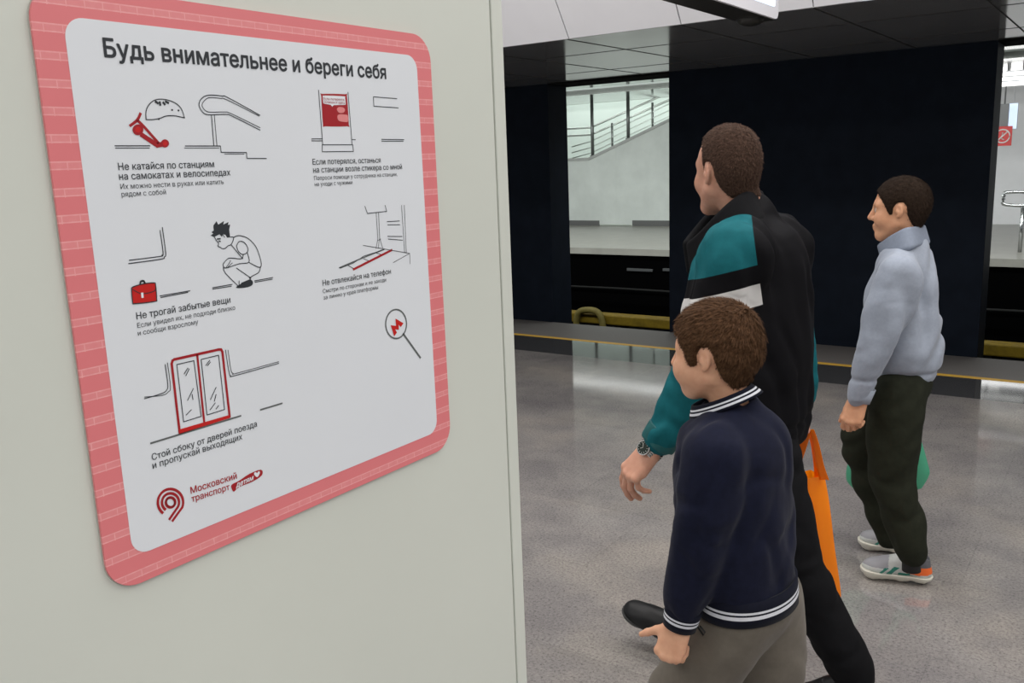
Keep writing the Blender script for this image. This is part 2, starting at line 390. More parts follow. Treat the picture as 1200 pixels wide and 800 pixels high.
CAPS = [
 [('Не катайся по станциям', (138.7, 198.4), (251, 196.6), .006), ('на самокатах и велосипедах', (139.7, 210), (270, 206), .006), ('Их можно нести в руках или катить', (141.2, 220.6), (262.2, 216.4), 0), ('рядом с собой', (142.4, 229.8), (194.6, 228.4), 0)],
 [('Если потерялся, останься', (366.4, 192.4), (446, 191), .004), ('на станции возле стикера со мной', (367, 201.4), (471, 199), .004), ('Попроси помощи у сотрудника на станции,', (368, 210.2), (465.4, 207), 0), ('не уходи с чужими', (368.6, 218), (413, 216), 0)],
 [('Не трогай забытые вещи', (160, 373.4), (270, 355), .006), ('Если увидел их, не подходи близко', (161, 383.8), (275.6, 363), 0), ('и сообщи взрослому', (161.6, 392.6), (232.4, 380), 0)],
 [('Не отвлекайся на телефон', (378, 334.2), (458, 321), .004), ('Смотри по сторонам и не заходи', (378.4, 343.2), (452.4, 330), 0), ('за линию у края платформы', (379, 350.6), (443, 339), 0)],
 [('Стой сбоку от дверей поезда', (178, 538.6), (301, 500), .006), ('и пропускай выходящих', (179, 549), (283.8, 514.4), .006)]]
for blk in CAPS:
    bm = BM()
    for t, s, e, b in blk: put_text(bm, t, s, e, None, b)
    part('caption_text', bm, INK_K)
def zs(rx, ry, s=.2): return lambda *P: [(rx+p[0]*s, ry+p[1]*s) for p in P]
IL = [INK_K, INK_R, INK_W, INK_RB, INK_P, INK_G]
LW = .85
# 1 handrail, steps, helmet and red scooter
q = zs(100, 20); bm = BM()
stroke(bm, q((1023, 575), (835, 472), (800, 462), (720, 458), (680, 478), (665, 515), (685, 555), (720, 572), (820, 570), (860, 580), (1023, 662)), LW, sm=5)
stroke(bm, q((1018, 580), (830, 485), (790, 476), (725, 472), (695, 492), (683, 518), (700, 545), (730, 557), (815, 556), (855, 566), (1023, 648)), LW*.8, sm=5)
stroke(bm, q((738, 575), (752, 752)), LW); stroke(bm, q((755, 575), (770, 752)), LW*.8)
stroke(bm, q((585, 755), (790, 755), (795, 792), (943, 793), (946, 828), (1060, 828)), LW); stroke(bm, q((580, 767), (782, 767)), LW*.7); stroke(bm, q((815, 802), (930, 802)), LW*.7)
stroke(bm, q((172, 754), (378, 754)), LW); stroke(bm, q((175, 767), (375, 767)), LW*.8)
stroke(bm, q((355, 600), (355, 550), (375, 510), (410, 485), (460, 482), (520, 500), (560, 535), (580, 590)), LW, sm=5)
stroke(bm, q((355, 600), (400, 600), (440, 592), (470, 580), (520, 578), (580, 590)), LW, sm=5)
for a, b in (((410, 495), (425, 505)), ((435, 498), (438, 515)), ((455, 500), (465, 512)), ((470, 495), (485, 503))): stroke(bm, q(a, b), 2.0)
for c in ((508, 544), (545, 547), (430, 597)): poly(bm, [(100+.2*c[0]+1.2*math.cos(a), 20+.2*c[1]+1.2*math.sin(a)) for a in np.linspace(0, 6.28, 9)[:-1]], 0)
stroke(bm, q((322, 565), (303, 603), (262, 636)), 2.4, 1, sm=4); stroke(bm, q((303, 603), (345, 645), (425, 735)), 2.6, 1, sm=4); stroke(bm, q((330, 690), (420, 750), (470, 742)), 4.2, 1)
for c, r in (((307, 660), 6.4), ((465, 740), 4.8)):
    poly(bm, [(100+.2*c[0]+r*math.cos(a), 20+.2*c[1]+r*math.sin(a)) for a in np.linspace(0, 6.28, 21)[:-1]], 1, .0004); poly(bm, [(100+.2*c[0]+r*.55*math.cos(a), 20+.2*c[1]+r*.55*math.sin(a)) for a in np.linspace(0, 6.28, 17)[:-1]], 3, .0005)
part('handrail_drawing', bm, IL)
# 2 pillar with red sticker
q = zs(320, 20); bm = BM()
stroke(bm, q((266, 428), (290, 745)), LW); stroke(bm, q((438, 440), (462, 745)), LW)
stroke(bm, q((287, 748), (466, 748), (470, 787), (287, 789)), LW, closed=True)
part('pillar_drawing', bm, IL); bm = BM()
stroke(bm, q((725, 478), (587, 467), (590, 522), (733, 532)), LW); part('wall_sign_drawing', bm, IL); bm = BM()
stroke(bm, q((225, 713), (287, 713)), LW); stroke(bm, q((225, 725), (287, 725)), LW); stroke(bm, q((462, 718), (482, 718)), LW); stroke(bm, q((635, 716), (766, 718)), LW); stroke(bm, q((635, 727), (762, 727)), LW)
part('ground_line_drawing', bm, IL); bm = BM()
poly(bm, smooth_pts(q((282, 462), (288, 450), (420, 452), (432, 462), (443, 628), (434, 640), (305, 640), (292, 628)), 3, True), 1)
poly(bm, smooth_pts(q((290, 466), (300, 460), (412, 464), (420, 472), (424, 508), (414, 514), (355, 516), (345, 526), (336, 514), (300, 508), (292, 500)), 2, True), 2, .0004)
poly(bm, smooth_pts(q((372, 540), (385, 527), (410, 530), (420, 545), (410, 560), (385, 560)), 3, True), 4, .0004)
poly(bm, smooth_pts(q((375, 585), (385, 570), (428, 572), (437, 580), (438, 610), (425, 615), (385, 608)), 3, True), 4, .0004)
put_text(bm, 'Если потерялся,', (379, 117.2), (403.6, 118.4), None, 0, 1, .0006); put_text(bm, 'остаешься здесь', (379.4, 121), (403.8, 121.6), None, 0, 1, .0006)
part('red_sticker_drawing', bm, IL)
# 3 seat edge, crouching boy, red bag
q = zs(120, 160); bm = BM()
stroke(bm, q((350, 532), (370, 680), (362, 705), (340, 718), (152, 744)), LW, sm=4); stroke(bm, q((337, 550), (355, 680), (348, 694), (335, 702), (157, 724)), LW, sm=4)
part('seat_edge_drawing', bm, IL); bm = BM()
poly(bm, q((632, 580), (650, 568), (638, 560), (652, 550), (650, 520), (668, 495), (678, 515), (712, 494), (708, 515), (738, 500), (735, 518), (748, 515), (742, 545), (748, 590), (730, 592), (720, 575), (705, 572), (700, 588), (685, 572), (655, 588)), 0)
stroke(bm, q((655, 588), (668, 610), (680, 625), (676, 642), (690, 648), (698, 655), (718, 655), (735, 640), (755, 630), (768, 592), (748, 588)), LW, sm=4)
stroke(bm, q((672, 600), (690, 598)), 1.3); stroke(bm, q((682, 612), (690, 614)), 1.3); stroke(bm, q((705, 575), (715, 590)), .8)
stroke(bm, q((768, 590), (800, 580), (850, 595), (895, 640), (920, 700), (930, 750), (915, 765), (860, 738)), LW, sm=5)
stroke(bm, q((755, 635), (800, 690), (822, 715)), LW, sm=4); stroke(bm, q((785, 640), (800, 615), (830, 620), (852, 655), (845, 680), (820, 690), (795, 670), (785, 640)), LW, sm=4)
stroke(bm, q((848, 680), (858, 735), (800, 745), (730, 768), (712, 765), (708, 745), (735, 715), (765, 712), (815, 715), (825, 688)), LW, sm=4)
stroke(bm, q((720, 770), (740, 745), (750, 725)), LW*.8, sm=3); stroke(bm, q((730, 768), (760, 740)), LW*.8)
stroke(bm, q((708, 765), (720, 800), (800, 880)), LW, sm=3); stroke(bm, q((785, 770), (850, 815), (870, 830)), LW, sm=3); stroke(bm, q((925, 765), (915, 795), (880, 815), (862, 828)), LW, sm=4)
stroke(bm, q((800, 845), (800, 870)), LW); stroke(bm, q((860, 825), (868, 840)), LW); stroke(bm, q((800, 880), (815, 858), (862, 838)), LW)
poly(bm, smooth_pts(q((785, 880), (800, 868), (840, 848), (866, 838), (880, 848), (878, 868), (850, 882), (800, 888), (782, 884)), 3, True), 0)
part('crouching_boy_drawing', bm, IL); bm = BM()
stroke(bm, q((890, 845), (998, 825)), LW); stroke(bm, q((892, 853), (995, 835)), LW); stroke(bm, q((645, 885), (760, 865)), LW); stroke(bm, q((645, 893), (755, 876)), LW); stroke(bm, q((337, 933), (512, 903)), LW); stroke(bm, q((340, 942), (500, 912)), LW)
part('ground_line_drawing', bm, IL); bm = BM()
poly(bm, smooth_pts(q((178, 880), (240, 862), (300, 856), (310, 870), (316, 950), (305, 965), (190, 978), (176, 970), (170, 900)), 3, True), 3, .0003)
stroke(bm, smooth_pts(q((178, 880), (240, 862), (300, 856), (310, 870), (316, 950), (305, 965), (190, 978), (176, 970), (170, 900)), 3, True), .9, 0, .0005, True)
stroke(bm, q((175, 895), (230, 920), (300, 905), (312, 880)), .7, 0, .0005, sm=4); stroke(bm, q((220, 862), (224, 848), (240, 846), (248, 860)), 1.6, 0, .0005, sm=4); stroke(bm, q((231, 918), (233, 940)), 2.2, 2, .0006)
part('red_bag_drawing', bm, IL)
# 4 platform edge line
q = zs(320, 160); bm = BM()
stroke(bm, q((537, 408), (552, 450), (665, 438), (655, 402)), LW); stroke(bm, q((603, 445), (613, 600), (602, 655)), LW*.8); stroke(bm, q((617, 445), (624, 595), (642, 655)), LW*.8); stroke(bm, q((622, 600), (615, 655)), LW*.6); stroke(bm, q((610, 610), (630, 600)), LW*.6)
stroke(bm, q((752, 402), (770, 678)), LW*.8); stroke(bm, q((768, 402), (780, 680)), LW*.8)
for a in (((667, 498), (740, 494)), ((670, 517), (742, 516)), ((670, 584), (755, 585)), ((674, 600), (758, 607))): stroke(bm, q(*a), LW)
stroke(bm, q((527, 637), (605, 650), (800, 684), (802, 745)), LW*.8); stroke(bm, q((800, 684), (703, 738)), LW*.8)
stroke(bm, q((388, 768), (500, 720), (650, 660)), 1.4, 5); stroke(bm, q((388, 768), (395, 770), (470, 740), (530, 700), (650, 662)), .7); stroke(bm, q((435, 752), (470, 772)), .7); stroke(bm, q((530, 715), (560, 728)), .7); stroke(bm, q((600, 680), (630, 690)), .7)
stroke(bm, q((470, 778), (695, 664)), 2.6, 1)
part('platform_drawing', bm, IL)
# 5 red train doors
q = zs(120, 310); bm = BM()
stroke(bm, q((405, 580), (410, 562), (420, 555), (680, 497), (695, 497), (702, 510), (745, 890), (452, 985), (405, 580)), 2.5, 1, sm=0); stroke(bm, q((555, 530), (597, 935)), 2.2, 1)
poly(bm, q((448, 965), (742, 880), (745, 898), (452, 988)), 3, .0004)
stroke(bm, q((435, 585), (535, 562), (578, 888), (475, 920)), LW, closed=True); stroke(bm, q((578, 555), (680, 530), (715, 848), (612, 880)), LW, closed=True)
for a in (((500, 605), (478, 640)), ((508, 610), (488, 650)), ((628, 560), (605, 590)), ((632, 570), (615, 592)), ((532, 725), (498, 795)), ((525, 760), (530, 790)), ((665, 718), (632, 790)), ((665, 760), (655, 800))): stroke(bm, q(*a), LW)
stroke(bm, q((520, 850), (490, 880)), LW); stroke(bm, q((660, 810), (630, 850)), LW); stroke(bm, q((680, 825), (665, 845)), LW)
stroke(bm, q((367, 585), (382, 700), (375, 735), (345, 755), (245, 785)), LW, sm=4); stroke(bm, q((380, 575), (398, 715), (385, 745), (350, 765), (245, 775)), LW*.8, sm=4)
stroke(bm, q((720, 500), (740, 625), (750, 650), (775, 650), (1032, 578)), LW, sm=4); stroke(bm, q((735, 500), (752, 615), (765, 636), (785, 636), (1032, 568)), LW*.8, sm=4)
stroke(bm, q((282, 1046), (810, 885)), 1.7, 5); stroke(bm, q((925, 850), (1052, 812)), 1.7, 5)
part('train_door_drawing', bm, IL)
# round paddle sign with a red M
q = zs(320, 310); bm = BM()
E = [(464+12.2*math.cos(a)*1.0, 379.5+17*math.sin(a)) for a in np.linspace(0, 2*math.pi, 37)[:-1]]
stroke(bm, E, 1.9, 5, closed=True); stroke(bm, q((762, 405), (862, 545)), 2.6, 5)
poly(bm, q(*[(719+x*27-y*20, 358-x*38-y*27) for x, y in ((-1, -.85), (-.52, .85), (0, .0), (.52, .85), (1, -.85), (.42, -.85), (.36, -.25), (0, -.85), (-.36, -.25), (-.42, -.85))]), 3, .0004)
part('paddle_sign', bm, IL)
# logo
q = zs(120, 470); bm = BM()
cx, cy = 398, 592
def arc(r, a0, a1, ry=1.06): return [(cx+r*math.cos(math.radians(a)), cy-ry*r*math.sin(math.radians(a))) for a in np.linspace(a0, a1, 30)]
stroke(bm, q(*(arc(74, 232, -22)+[(410, 700)])), 2.5, 1); stroke(bm, q(*(arc(50, 232, -30)+[(392, 690)])), 2.5, 1); stroke(bm, q(*arc(27, 0, 352)), 2.5, 1, closed=True)
lg = part('logo', bm, IL)
bm = BM(); put_text(bm, 'Московский', (223.6, 578.2), (277.4, 560.4), None, .014, 1); put_text(bm, 'транспорт', (224.6, 588), (269, 573.4), None, .014, 1); part('lettering', bm, IL, lg)
bm = BM(); poly(bm, smooth_pts(q((755, 490), (800, 465), (860, 425), (928, 400), (934, 432), (880, 470), (800, 502), (772, 528), (760, 520)), 3, True), 1, .0003)
put_text(bm, 'детям', (276.4, 571), (296, 562), None, .02, 2, .0006, .25)
poly(bm, smooth_pts(q((905, 444), (888, 430), (888, 418), (897, 414), (904, 420), (911, 410), (920, 412), (918, 426)), 3, True), 2, .0006)
part('red_tag', bm, IL, lg)
# ------------------------------------------------------------------ things across the tracks and overhead
t = empty('contact_rail', (-6, 12.6, -1.45), 'yellow covered contact rail with a hoop, low beyond the tracks', 'rail')
bm = BM(); box(bm, (-40, 12.6, -.985), (14, 12.85, -.825), .02); from_bm('rail_cover', bm, M_ochre, t)
hoop = [(-7.57, -1.05), (-7.54, -.86), (-7.44, -.77), (-7.22, -.76), (-7.10, -.84), (-7.05, -1.05)]
bm = BM(); tube(bm, [(x, 12.56, z) for x, z in smooth_pts(hoop, 4)], .055, 10); from_bm('hoop', bm, vary(mat('hoop_yellow', (.12, .095, .025), .6, spec=.2), (.12, .095, .025), .2, 8), t)
for k in range(10):
    bm = BM(); x = -14+1.8*k; box(bm, (x, 12.66, -1.45), (x+.1, 12.78, -.985)); from_bm('bracket', bm, M_black, t)
for Y, lab in ((9.6, 'steel running rail nearest the platform'), (11.1, 'second steel running rail from the platform')):
    bm = BM(); box(bm, (-40, Y-.065, -1.45), (14, Y+.065, -1.43)); box(bm, (-40, Y-.012, -1.43), (14, Y+.012, -1.33)); box(bm, (-40, Y-.036, -1.33), (14, Y+.036, -1.29), .006)
    tag(from_bm('running_rail', bm, mat('rail_steel', (.05, .045, .04), .45, metal=.8)), lab, 'rail', 'running rails on the track bed')
bm = BM(); tube(bm, [(-40+2*k, 14.9, -.75-.012*(k % 2)) for k in range(28)], .022, 8)
tag(from_bm('cable', bm, mat('cable_grey', (.012, .012, .012), .7, spec=.1)), 'thin grey cable along the dark far platform side', 'cable')
for (a, b, lab) in (((735, 315), (765, 316.5), 'pale plate painted as a highlight on the dark far platform side'), ((777, 315), (790, 316), 'pale plate painted as a highlight half behind the wide dark pylon')):
    p0, p1 = on_y(*a, 15.04), on_y(*b, 15.04); bm = BM(); box(bm, (p0[0], 15.02, p1[2]-.03), (p1[0], 15.05, p1[2]+.02), .004)  # pale boxes put in for the highlight on the dark platform side
    tag(from_bm('highlight_plate', bm, mat('plate_grey', (.05, .052, .056), .6)), lab, 'plate', 'plates painted as highlights on the far platform side')
# two slim columns rising from the stair coping to the ceiling
for x, lab in ((-11.59, 'slim steel column at the foot of the far stair'), (-10.565, 'slim steel column further up the far stair')):
    z0 = 1.68+max(0, (x+11.68))*sl
    t = empty('steel_column', (x, 20.25, z0), lab, 'column', 'slim columns on the far stair')
    bm = BM(); cyl(bm, (x, 20.25, z0+.04), (x, 20.25, 3.095), .042, 16); from_bm('shaft', bm, mat('column_steel', (.16, .17, .165), .4, metal=.6), t)
    bm = BM(); cyl(bm, (x, 20.25, z0+.03), (x, 20.25, z0+.07), .07, 16); from_bm('base_collar', bm, mat('column_steel', (.16, .17, .165), .4), t)
M_rail = mat('handrail_steel', (.62, .66, .64), .3, metal=.9); M_rpost = mat('railing_post', (.24, .26, .25), .4, metal=.7)
t = empty('stair_railing', (-11.68, 20.27, 1.68), 'steel stair railing with sloping handrails across the tracks', 'railing')
xk = -11.68; zc = 1.70
for off in (.80, .62):
    bm = BM(); P = [(-17, 20.30, zc+off), (xk+.02, 20.30, zc+off-.02), (-6.3, 20.30, zc+off-.02+5.38*.325)]
    tube(bm, P, .026, 10); from_bm('handrail', bm, M_rail, t)
for off in (.16, .30, .45):
    bm = BM(); P = [(xk-.55, 20.28, zc+off-.13), (xk+.0, 20.28, zc+off-.02), (-6.3, 20.28, zc+off+5.38*.355)]
    tube(bm, P, .014, 8); from_bm('mid_rail', bm, M_rail, t)
for k, x in enumerate((-11.04, -9.92, -8.7, -7.5)):
    z = 1.70+(x+11.68)*sl; bm = BM(); cyl(bm, (x, 20.29, z), (x, 20.29, z+.62), .028, 10); from_bm('post', bm, M_rpost, t)
# lamps of the far hall, seen past the right edge of the wide pylon
def on(px, py, Y): return on_y(px, py, Y)
for i, (y0, xa, xb, Y, lab) in enumerate(((88, 1168, 1230, 19.4, 'long white ceiling tube, topmost of the long three'), (94, 1168, 1230, 18.9, 'long white ceiling tube, middle of the long three'), (99.5, 1168, 1230, 18.4, 'long white ceiling tube, lowest of the long three'))):
    p = on(xa, y0, Y); q_ = on(xb, y0-1, Y)
    t = empty('ceiling_lamp', p, lab, 'lamp', 'tube lamps of the far hall')
    bm = BM(); cyl(bm, (p[0]-1.0, Y, p[2]), (q_[0], Y, p[2]), .035, 12); from_bm('tube', bm, M_lamp, t)
    bm = BM(); box(bm, (p[0]-1.0, Y-.03, p[2]+.035), (q_[0], Y+.03, p[2]+.06)); from_bm('holder', bm, M_white_fascia, t)
for xa, xb, lab in ((1171, 1180, 'short oval lamp beside the dark pylon edge'), (1185, 1198, 'short oval lamp second from the dark pylon edge')):
    p = on(xa, 82, 19.8); q_ = on(xb, 81, 19.8)
    t = empty('spot_lamp', p, lab, 'lamp', 'oval lamps of the far hall')
    bm = BM(); cyl(bm, (p[0], 19.8, p[2]), (q_[0], 19.8, p[2]), .05, 14); from_bm('diffuser', bm, M_lamp, t)
    bm = BM(); box(bm, (p[0]-.01, 19.75, p[2]+.05), (q_[0]+.01, 19.85, p[2]+.12)); from_bm('housing', bm, M_groove, t)
# red prohibition sign on a hanger
p0 = on(1164, 148.5, 20.0); p1 = on(1185, 170.5, 20.0)
t = empty('prohibition_sign', (p0[0], 20.0, p1[2]), 'small red sign with a white no-entry style ring across the tracks', 'sign')
bm = BM(); box(bm, (p0[0], 20.0, p1[2]), (p1[0], 20.03, p0[2]), .004); from_bm('sign_plate', bm, mat('sign_red', (.62, .03, .03), .4), t)
c0 = (p0[0]+p1[0])/2+.005; c2 = (p0[2]+p1[2])/2; R0 = .125
bm = BM(); tube(bm, [(c0+R0*math.cos(a), 19.998, c2+R0*math.sin(a)) for a in np.linspace(0, 6.283, 25)[:-1]], .014, 6, closed=True); tube(bm, [(c0-R0*.7, 19.997, c2-R0*.7), (c0+R0*.7, 19.997, c2+R0*.7)], .014, 6); tube(bm, [(c0+.0, 19.997, c2+.07), (c0-.02, 19.997, c2-.04), (c0+.03, 19.997, c2-.07)], .014, 6)
from_bm('white_ring', bm, mat('sign_white', (.8, .75, .75), .4), t)
a, b = on(1172, 122, 20.05), on(1181, 148, 20.05)
bm = BM(); box(bm, (a[0], 20.03, p0[2]-.05), (b[0], 20.1, a[2]), .004); cyl(bm, ((a[0]+b[0])/2, 20.07, a[2]-.01), ((a[0]+b[0])/2, 20.07, 3.095), .015, 8); from_bm('hanger', bm, mat('hanger_grey', (.2, .2, .21), .5), t)
a, b = on(1182, 121, 20.5), on(1191.5, 151, 20.5)
t = empty('light_box', (a[0], 20.5, b[2]), 'narrow bluish lit panel beside the small red sign', 'sign')
bm = BM(); box(bm, (a[0], 20.5, b[2]), (b[0], 20.56, a[2]), .006); cyl(bm, ((a[0]+b[0])/2, 20.53, a[2]-.01), ((a[0]+b[0])/2, 20.53, 4.95), .012, 8); from_bm('case', bm, M_white_fascia, t)
bm = BM(); box(bm, (a[0]+.008, 20.494, b[2]+.008), (b[0]-.008, 20.5, a[2]-.008)); from_bm('lit_face', bm, mat('lit_blue', (.6, .72, .9), .4, emit=(.62, .74, .95), estr=.8), t)
# chrome hand barrier at the right edge
Y = 16.0
t = empty('barrier_rail', tuple(on(1180, 300, Y)), 'chrome looped barrier rail at the right edge of the far platform', 'railing')
Lp = [(1230, 225), (1183, 225), (1177, 228), (1176, 234), (1180, 240), (1230, 241)]
bm = BM(); tube(bm, [on(x, y, Y) for x, y in smooth_pts(Lp, 4)], .028, 10); from_bm('loop', bm, M_steel, t)
p = on(1199, 241, Y); bm = BM(); cyl(bm, (p[0], Y, 0), (p[0], Y, p[2]), .03, 10); from_bm('post', bm, M_steel, t)
p = on(1222, 226, Y); bm = BM(); cyl(bm, (p[0], Y, 0), (p[0], Y, p[2]), .03, 10); from_bm('post', bm, M_steel, t)
# overhead light-box sign hanging from the hall ceiling
t = empty('overhead_sign', (-1.55, 4.3, 2.3), 'black hanging sign box with a lit white face at the top edge', 'sign')
zs0 = 2.30
far = on_z(912, 24, zs0); lft = on_z(868, 26, zs0); Yf = float(far[1]); X1 = float(far[0]); X0 = float(lft[0])-.012
bm = BM(); box(bm, (X0, 2.2, zs0), (X1-.012, Yf-.006, 2.78), .006); from_bm('case', bm, mat('sign_black', (.012, .012, .010), .4), t)
P = rrect(2.2, Yf, zs0+.004, 2.78, .035)
bm = BM(); A = []
slab(bm, P, X1-.03, X1); f = from_bm('white_frame', bm, mat('sign_frame', (.75, .74, .78), .4), t)
bm = BM(); slab(bm, rrect(2.26, Yf-.05, zs0+.055, 2.73, .02), X1, X1+.002); from_bm('lit_panel', bm, mat('lit_sign', (.7, .82, 1), .4, emit=(.72, .84, 1.0), estr=1.0), t)
pm = on_z(874, 27, zs0)
bm = BM(); bmesh.ops.create_uvsphere(bm, u_segments=20, v_segments=12, radius=1.0)
for v in bm.verts: v.co = Vector((X0+.07+v.co.x*.06, Yf-.13+v.co.y*.09, zs0+v.co.z*.028))
from_bm('mount_dome', bm, mat('sign_black', (.012, .012, .010), .4), t, True)
for Y in (2.5, 3.9):
    bm = BM(); cyl(bm, ((X0+X1)/2, Y, 2.775), ((X0+X1)/2, Y, 3.9), .012, 10); from_bm('hanger_rod', bm, M_steel, t)
# ------------------------------------------------------------------ distance-field modelling (numpy) -> one continuous mesh
class Field:
    def __init__(s, lo, hi, h):
        s.lo = np.array(lo, float); s.h = h; s.n = np.ceil((np.array(hi, float)-s.lo)/h).astype(int)+1
        s.F = np.full(s.n, .15, np.float32)
    def sub(s, lo, hi):
        a = np.clip(np.floor((np.array(lo)-s.lo)/s.h).astype(int), 0, s.n); b = np.clip(np.ceil((np.array(hi)-s.lo)/s.h).astype(int)+1, 0, s.n)
        if np.any(b <= a): return None, None
        ax = [(s.lo[i]+s.h*np.arange(a[i], b[i])).astype(np.float32) for i in range(3)]
        return tuple(slice(a[i], b[i]) for i in range(3)), np.meshgrid(*ax, indexing='ij')
    def add(s, prim, k=.01):
        fn, lo, hi = prim; mgn = k+4*s.h
        sl_, G = s.sub(np.array(lo)-mgn, np.array(hi)+mgn)
        if sl_ is None: return s
        d = fn(*G).astype(np.float32); f = s.F[sl_]
        if k > 0: hh = np.maximum(k-np.abs(f-d), 0)/k; s.F[sl_] = np.minimum(f, d)-hh*hh*k*.25
        else: s.F[sl_] = np.minimum(f, d)
        return s
    def cut(s, prim, k=.005):
        fn, lo, hi = prim; mgn = k+4*s.h
        sl_, G = s.sub(np.array(lo)-mgn, np.array(hi)+mgn)
        if sl_ is None: return s
        d = -fn(*G).astype(np.float32); f = s.F[sl_]
        hh = np.maximum(k-np.abs(f-d), 0)/k; s.F[sl_] = np.maximum(f, d)+hh*hh*k*.25
        return s
    def grid(s): return s.sub(s.lo, s.lo+s.h*(s.n+1))[1]
    def mesh(s):
        F = s.F; ins = F < 0
        n = F.shape
        cnt = np.zeros((n[0]-1, n[1]-1, n[2]-1), np.int8)
        for i in (0, 1):
            for j in (0, 1):
                for k in (0, 1): cnt += ins[i:n[0]-1+i, j:n[1]-1+j, k:n[2]-1+k]
        act = (cnt > 0) & (cnt < 8); idx = np.argwhere(act); vid = np.full(act.shape, -1, np.int32); vid[act] = np.arange(len(idx))
        acc = np.zeros((len(idx), 3)); num = np.zeros(len(idx))
        off = [(i, j, k) for i in (0, 1) for j in (0, 1) for k in (0, 1)]
        val = {o: F[idx[:, 0]+o[0], idx[:, 1]+o[1], idx[:, 2]+o[2]].astype(float) for o in off}
        for o in off:
            for a in range(3):
                if o[a] == 0:
                    p = list(o); p[a] = 1; v0, v1 = val[o], val[tuple(p)]; c = (v0 < 0) != (v1 < 0)
                    t = np.where(c, v0/np.where(c, v0-v1, 1), 0)
                    q = np.tile(np.array(o, float), (len(idx), 1)); q[:, a] += t
                    acc[c] += q[c]; num[c] += 1
        V = s.lo+s.h*(idx+acc/num[:, None])
        Q = []
        for a in range(3):
            b, c = (a+1) % 3, (a+2) % 3
            s0 = [slice(None)]*3; s1 = [slice(None)]*3; s0[a] = slice(0, n[a]-1); s1[a] = slice(1, n[a])
            A, B = ins[tuple(s0)], ins[tuple(s1)]; e = np.argwhere(A != B)
            e = e[(e[:, b] > 0) & (e[:, b] < n[b]-1) & (e[:, c] > 0) & (e[:, c] < n[c]-1)]
            fl = A[e[:, 0], e[:, 1], e[:, 2]]
            def cell(db, dc):
                q = e.copy(); q[:, b] -= db; q[:, c] -= dc; return vid[q[:, 0], q[:, 1], q[:, 2]]
            q = np.stack([cell(1, 1), cell(0, 1), cell(0, 0), cell(1, 0)], 1)
            q[~fl] = q[~fl][:, ::-1]; Q.append(q)
        Q = np.concatenate(Q); Q = Q[(Q >= 0).all(1)]
        return V, Q
def relax(V, Q, it=1, w=.5):
    for _ in range(it):
        S = np.zeros_like(V); C = np.zeros(len(V))
        for i in range(4):
            for j in (1, 3):
                np.add.at(S, Q[:, i], V[Q[:, (i+j) % 4]]); np.add.at(C, Q[:, i], 1)
        V = V*(1-w)+w*S/np.maximum(C, 1)[:, None]
    return V
def to_obj(name, V, Q, mats, parent, attrs=None, mi=None):
    me = bpy.data.meshes.new(name)
    me.vertices.add(len(V)); me.vertices.foreach_set('co', V.astype(np.float32).ravel())
    me.loops.add(len(Q)*4); me.loops.foreach_set('vertex_index', Q.astype(np.int32).ravel())
    me.polygons.add(len(Q)); me.polygons.foreach_set('loop_start', np.arange(0, len(Q)*4, 4, dtype=np.int32))
    if mi is not None: me.polygons.foreach_set('material_index', mi.astype(np.int32))
    me.update(); me.validate()
    for k, v in (attrs or {}).items():
        at_ = me.attributes.new(k, 'FLOAT', 'POINT'); at_.data.foreach_set('value', v.astype(np.float32))
    return link_mesh(name, me, mats, parent, True)
A3 = lambda p: np.array(p, float)
def rc(p, q, r0, r1=None):
    p, q = A3(p), A3(q); r1 = r0 if r1 is None else r1; d = q-p; L2 = float(d@d)+1e-12; rm = max(r0, r1)
    def fn(x, y, z):
        t = np.clip(((x-p[0])*d[0]+(y-p[1])*d[1]+(z-p[2])*d[2])/L2, 0, 1)
        return np.sqrt((x-p[0]-t*d[0])**2+(y-p[1]-t*d[1])**2+(z-p[2]-t*d[2])**2)-(r0+(r1-r0)*t)
    return fn, np.minimum(p, q)-rm, np.maximum(p, q)+rm
def flatrc(p, q, r0, r1, nrm, fl):
    """capsule squashed along direction nrm by factor fl (<1 flatter)"""
    p, q, nn = A3(p), A3(q), A3(nrm)/np.linalg.norm(nrm); d = q-p; d = d-nn*(d@nn)*0; L2 = float(d@d)+1e-12; rm = max(r0, r1)
    def fn(x, y, z):
        ux, uy, uz = x-p[0], y-p[1], z-p[2]; t = np.clip((ux*d[0]+uy*d[1]+uz*d[2])/L2, 0, 1)
        ux = ux-t*d[0]; uy = uy-t*d[1]; uz = uz-t*d[2]; a = ux*nn[0]+uy*nn[1]+uz*nn[2]; g = (1/fl-1)*a
        ux = ux+g*nn[0]; uy = uy+g*nn[1]; uz = uz+g*nn[2]
        return (np.sqrt(ux*ux+uy*uy+uz*uz)-(r0+(r1-r0)*t))*(.5+.5*fl)
    return fn, np.minimum(p, q)-rm, np.maximum(p, q)+rm
def ell(c, r, Rm=None):
    c, r = A3(c), A3(r); Rm = np.eye(3) if Rm is None else np.array(Rm)   # rows = axes
    ext = np.sqrt(((Rm.T*r)**2).sum(1))
    def fn(x, y, z):
        x, y, z = x-c[0], y-c[1], z-c[2]
        u = [Rm[i][0]*x+Rm[i][1]*y+Rm[i][2]*z for i in range(3)]
        k0 = np.sqrt(sum((u[i]/r[i])**2 for i in range(3))); k1 = np.sqrt(sum((u[i]/r[i]**2)**2 for i in range(3)))+1e-9
        return k0*(k0-1)/k1
    return fn, c-ext, c+ext
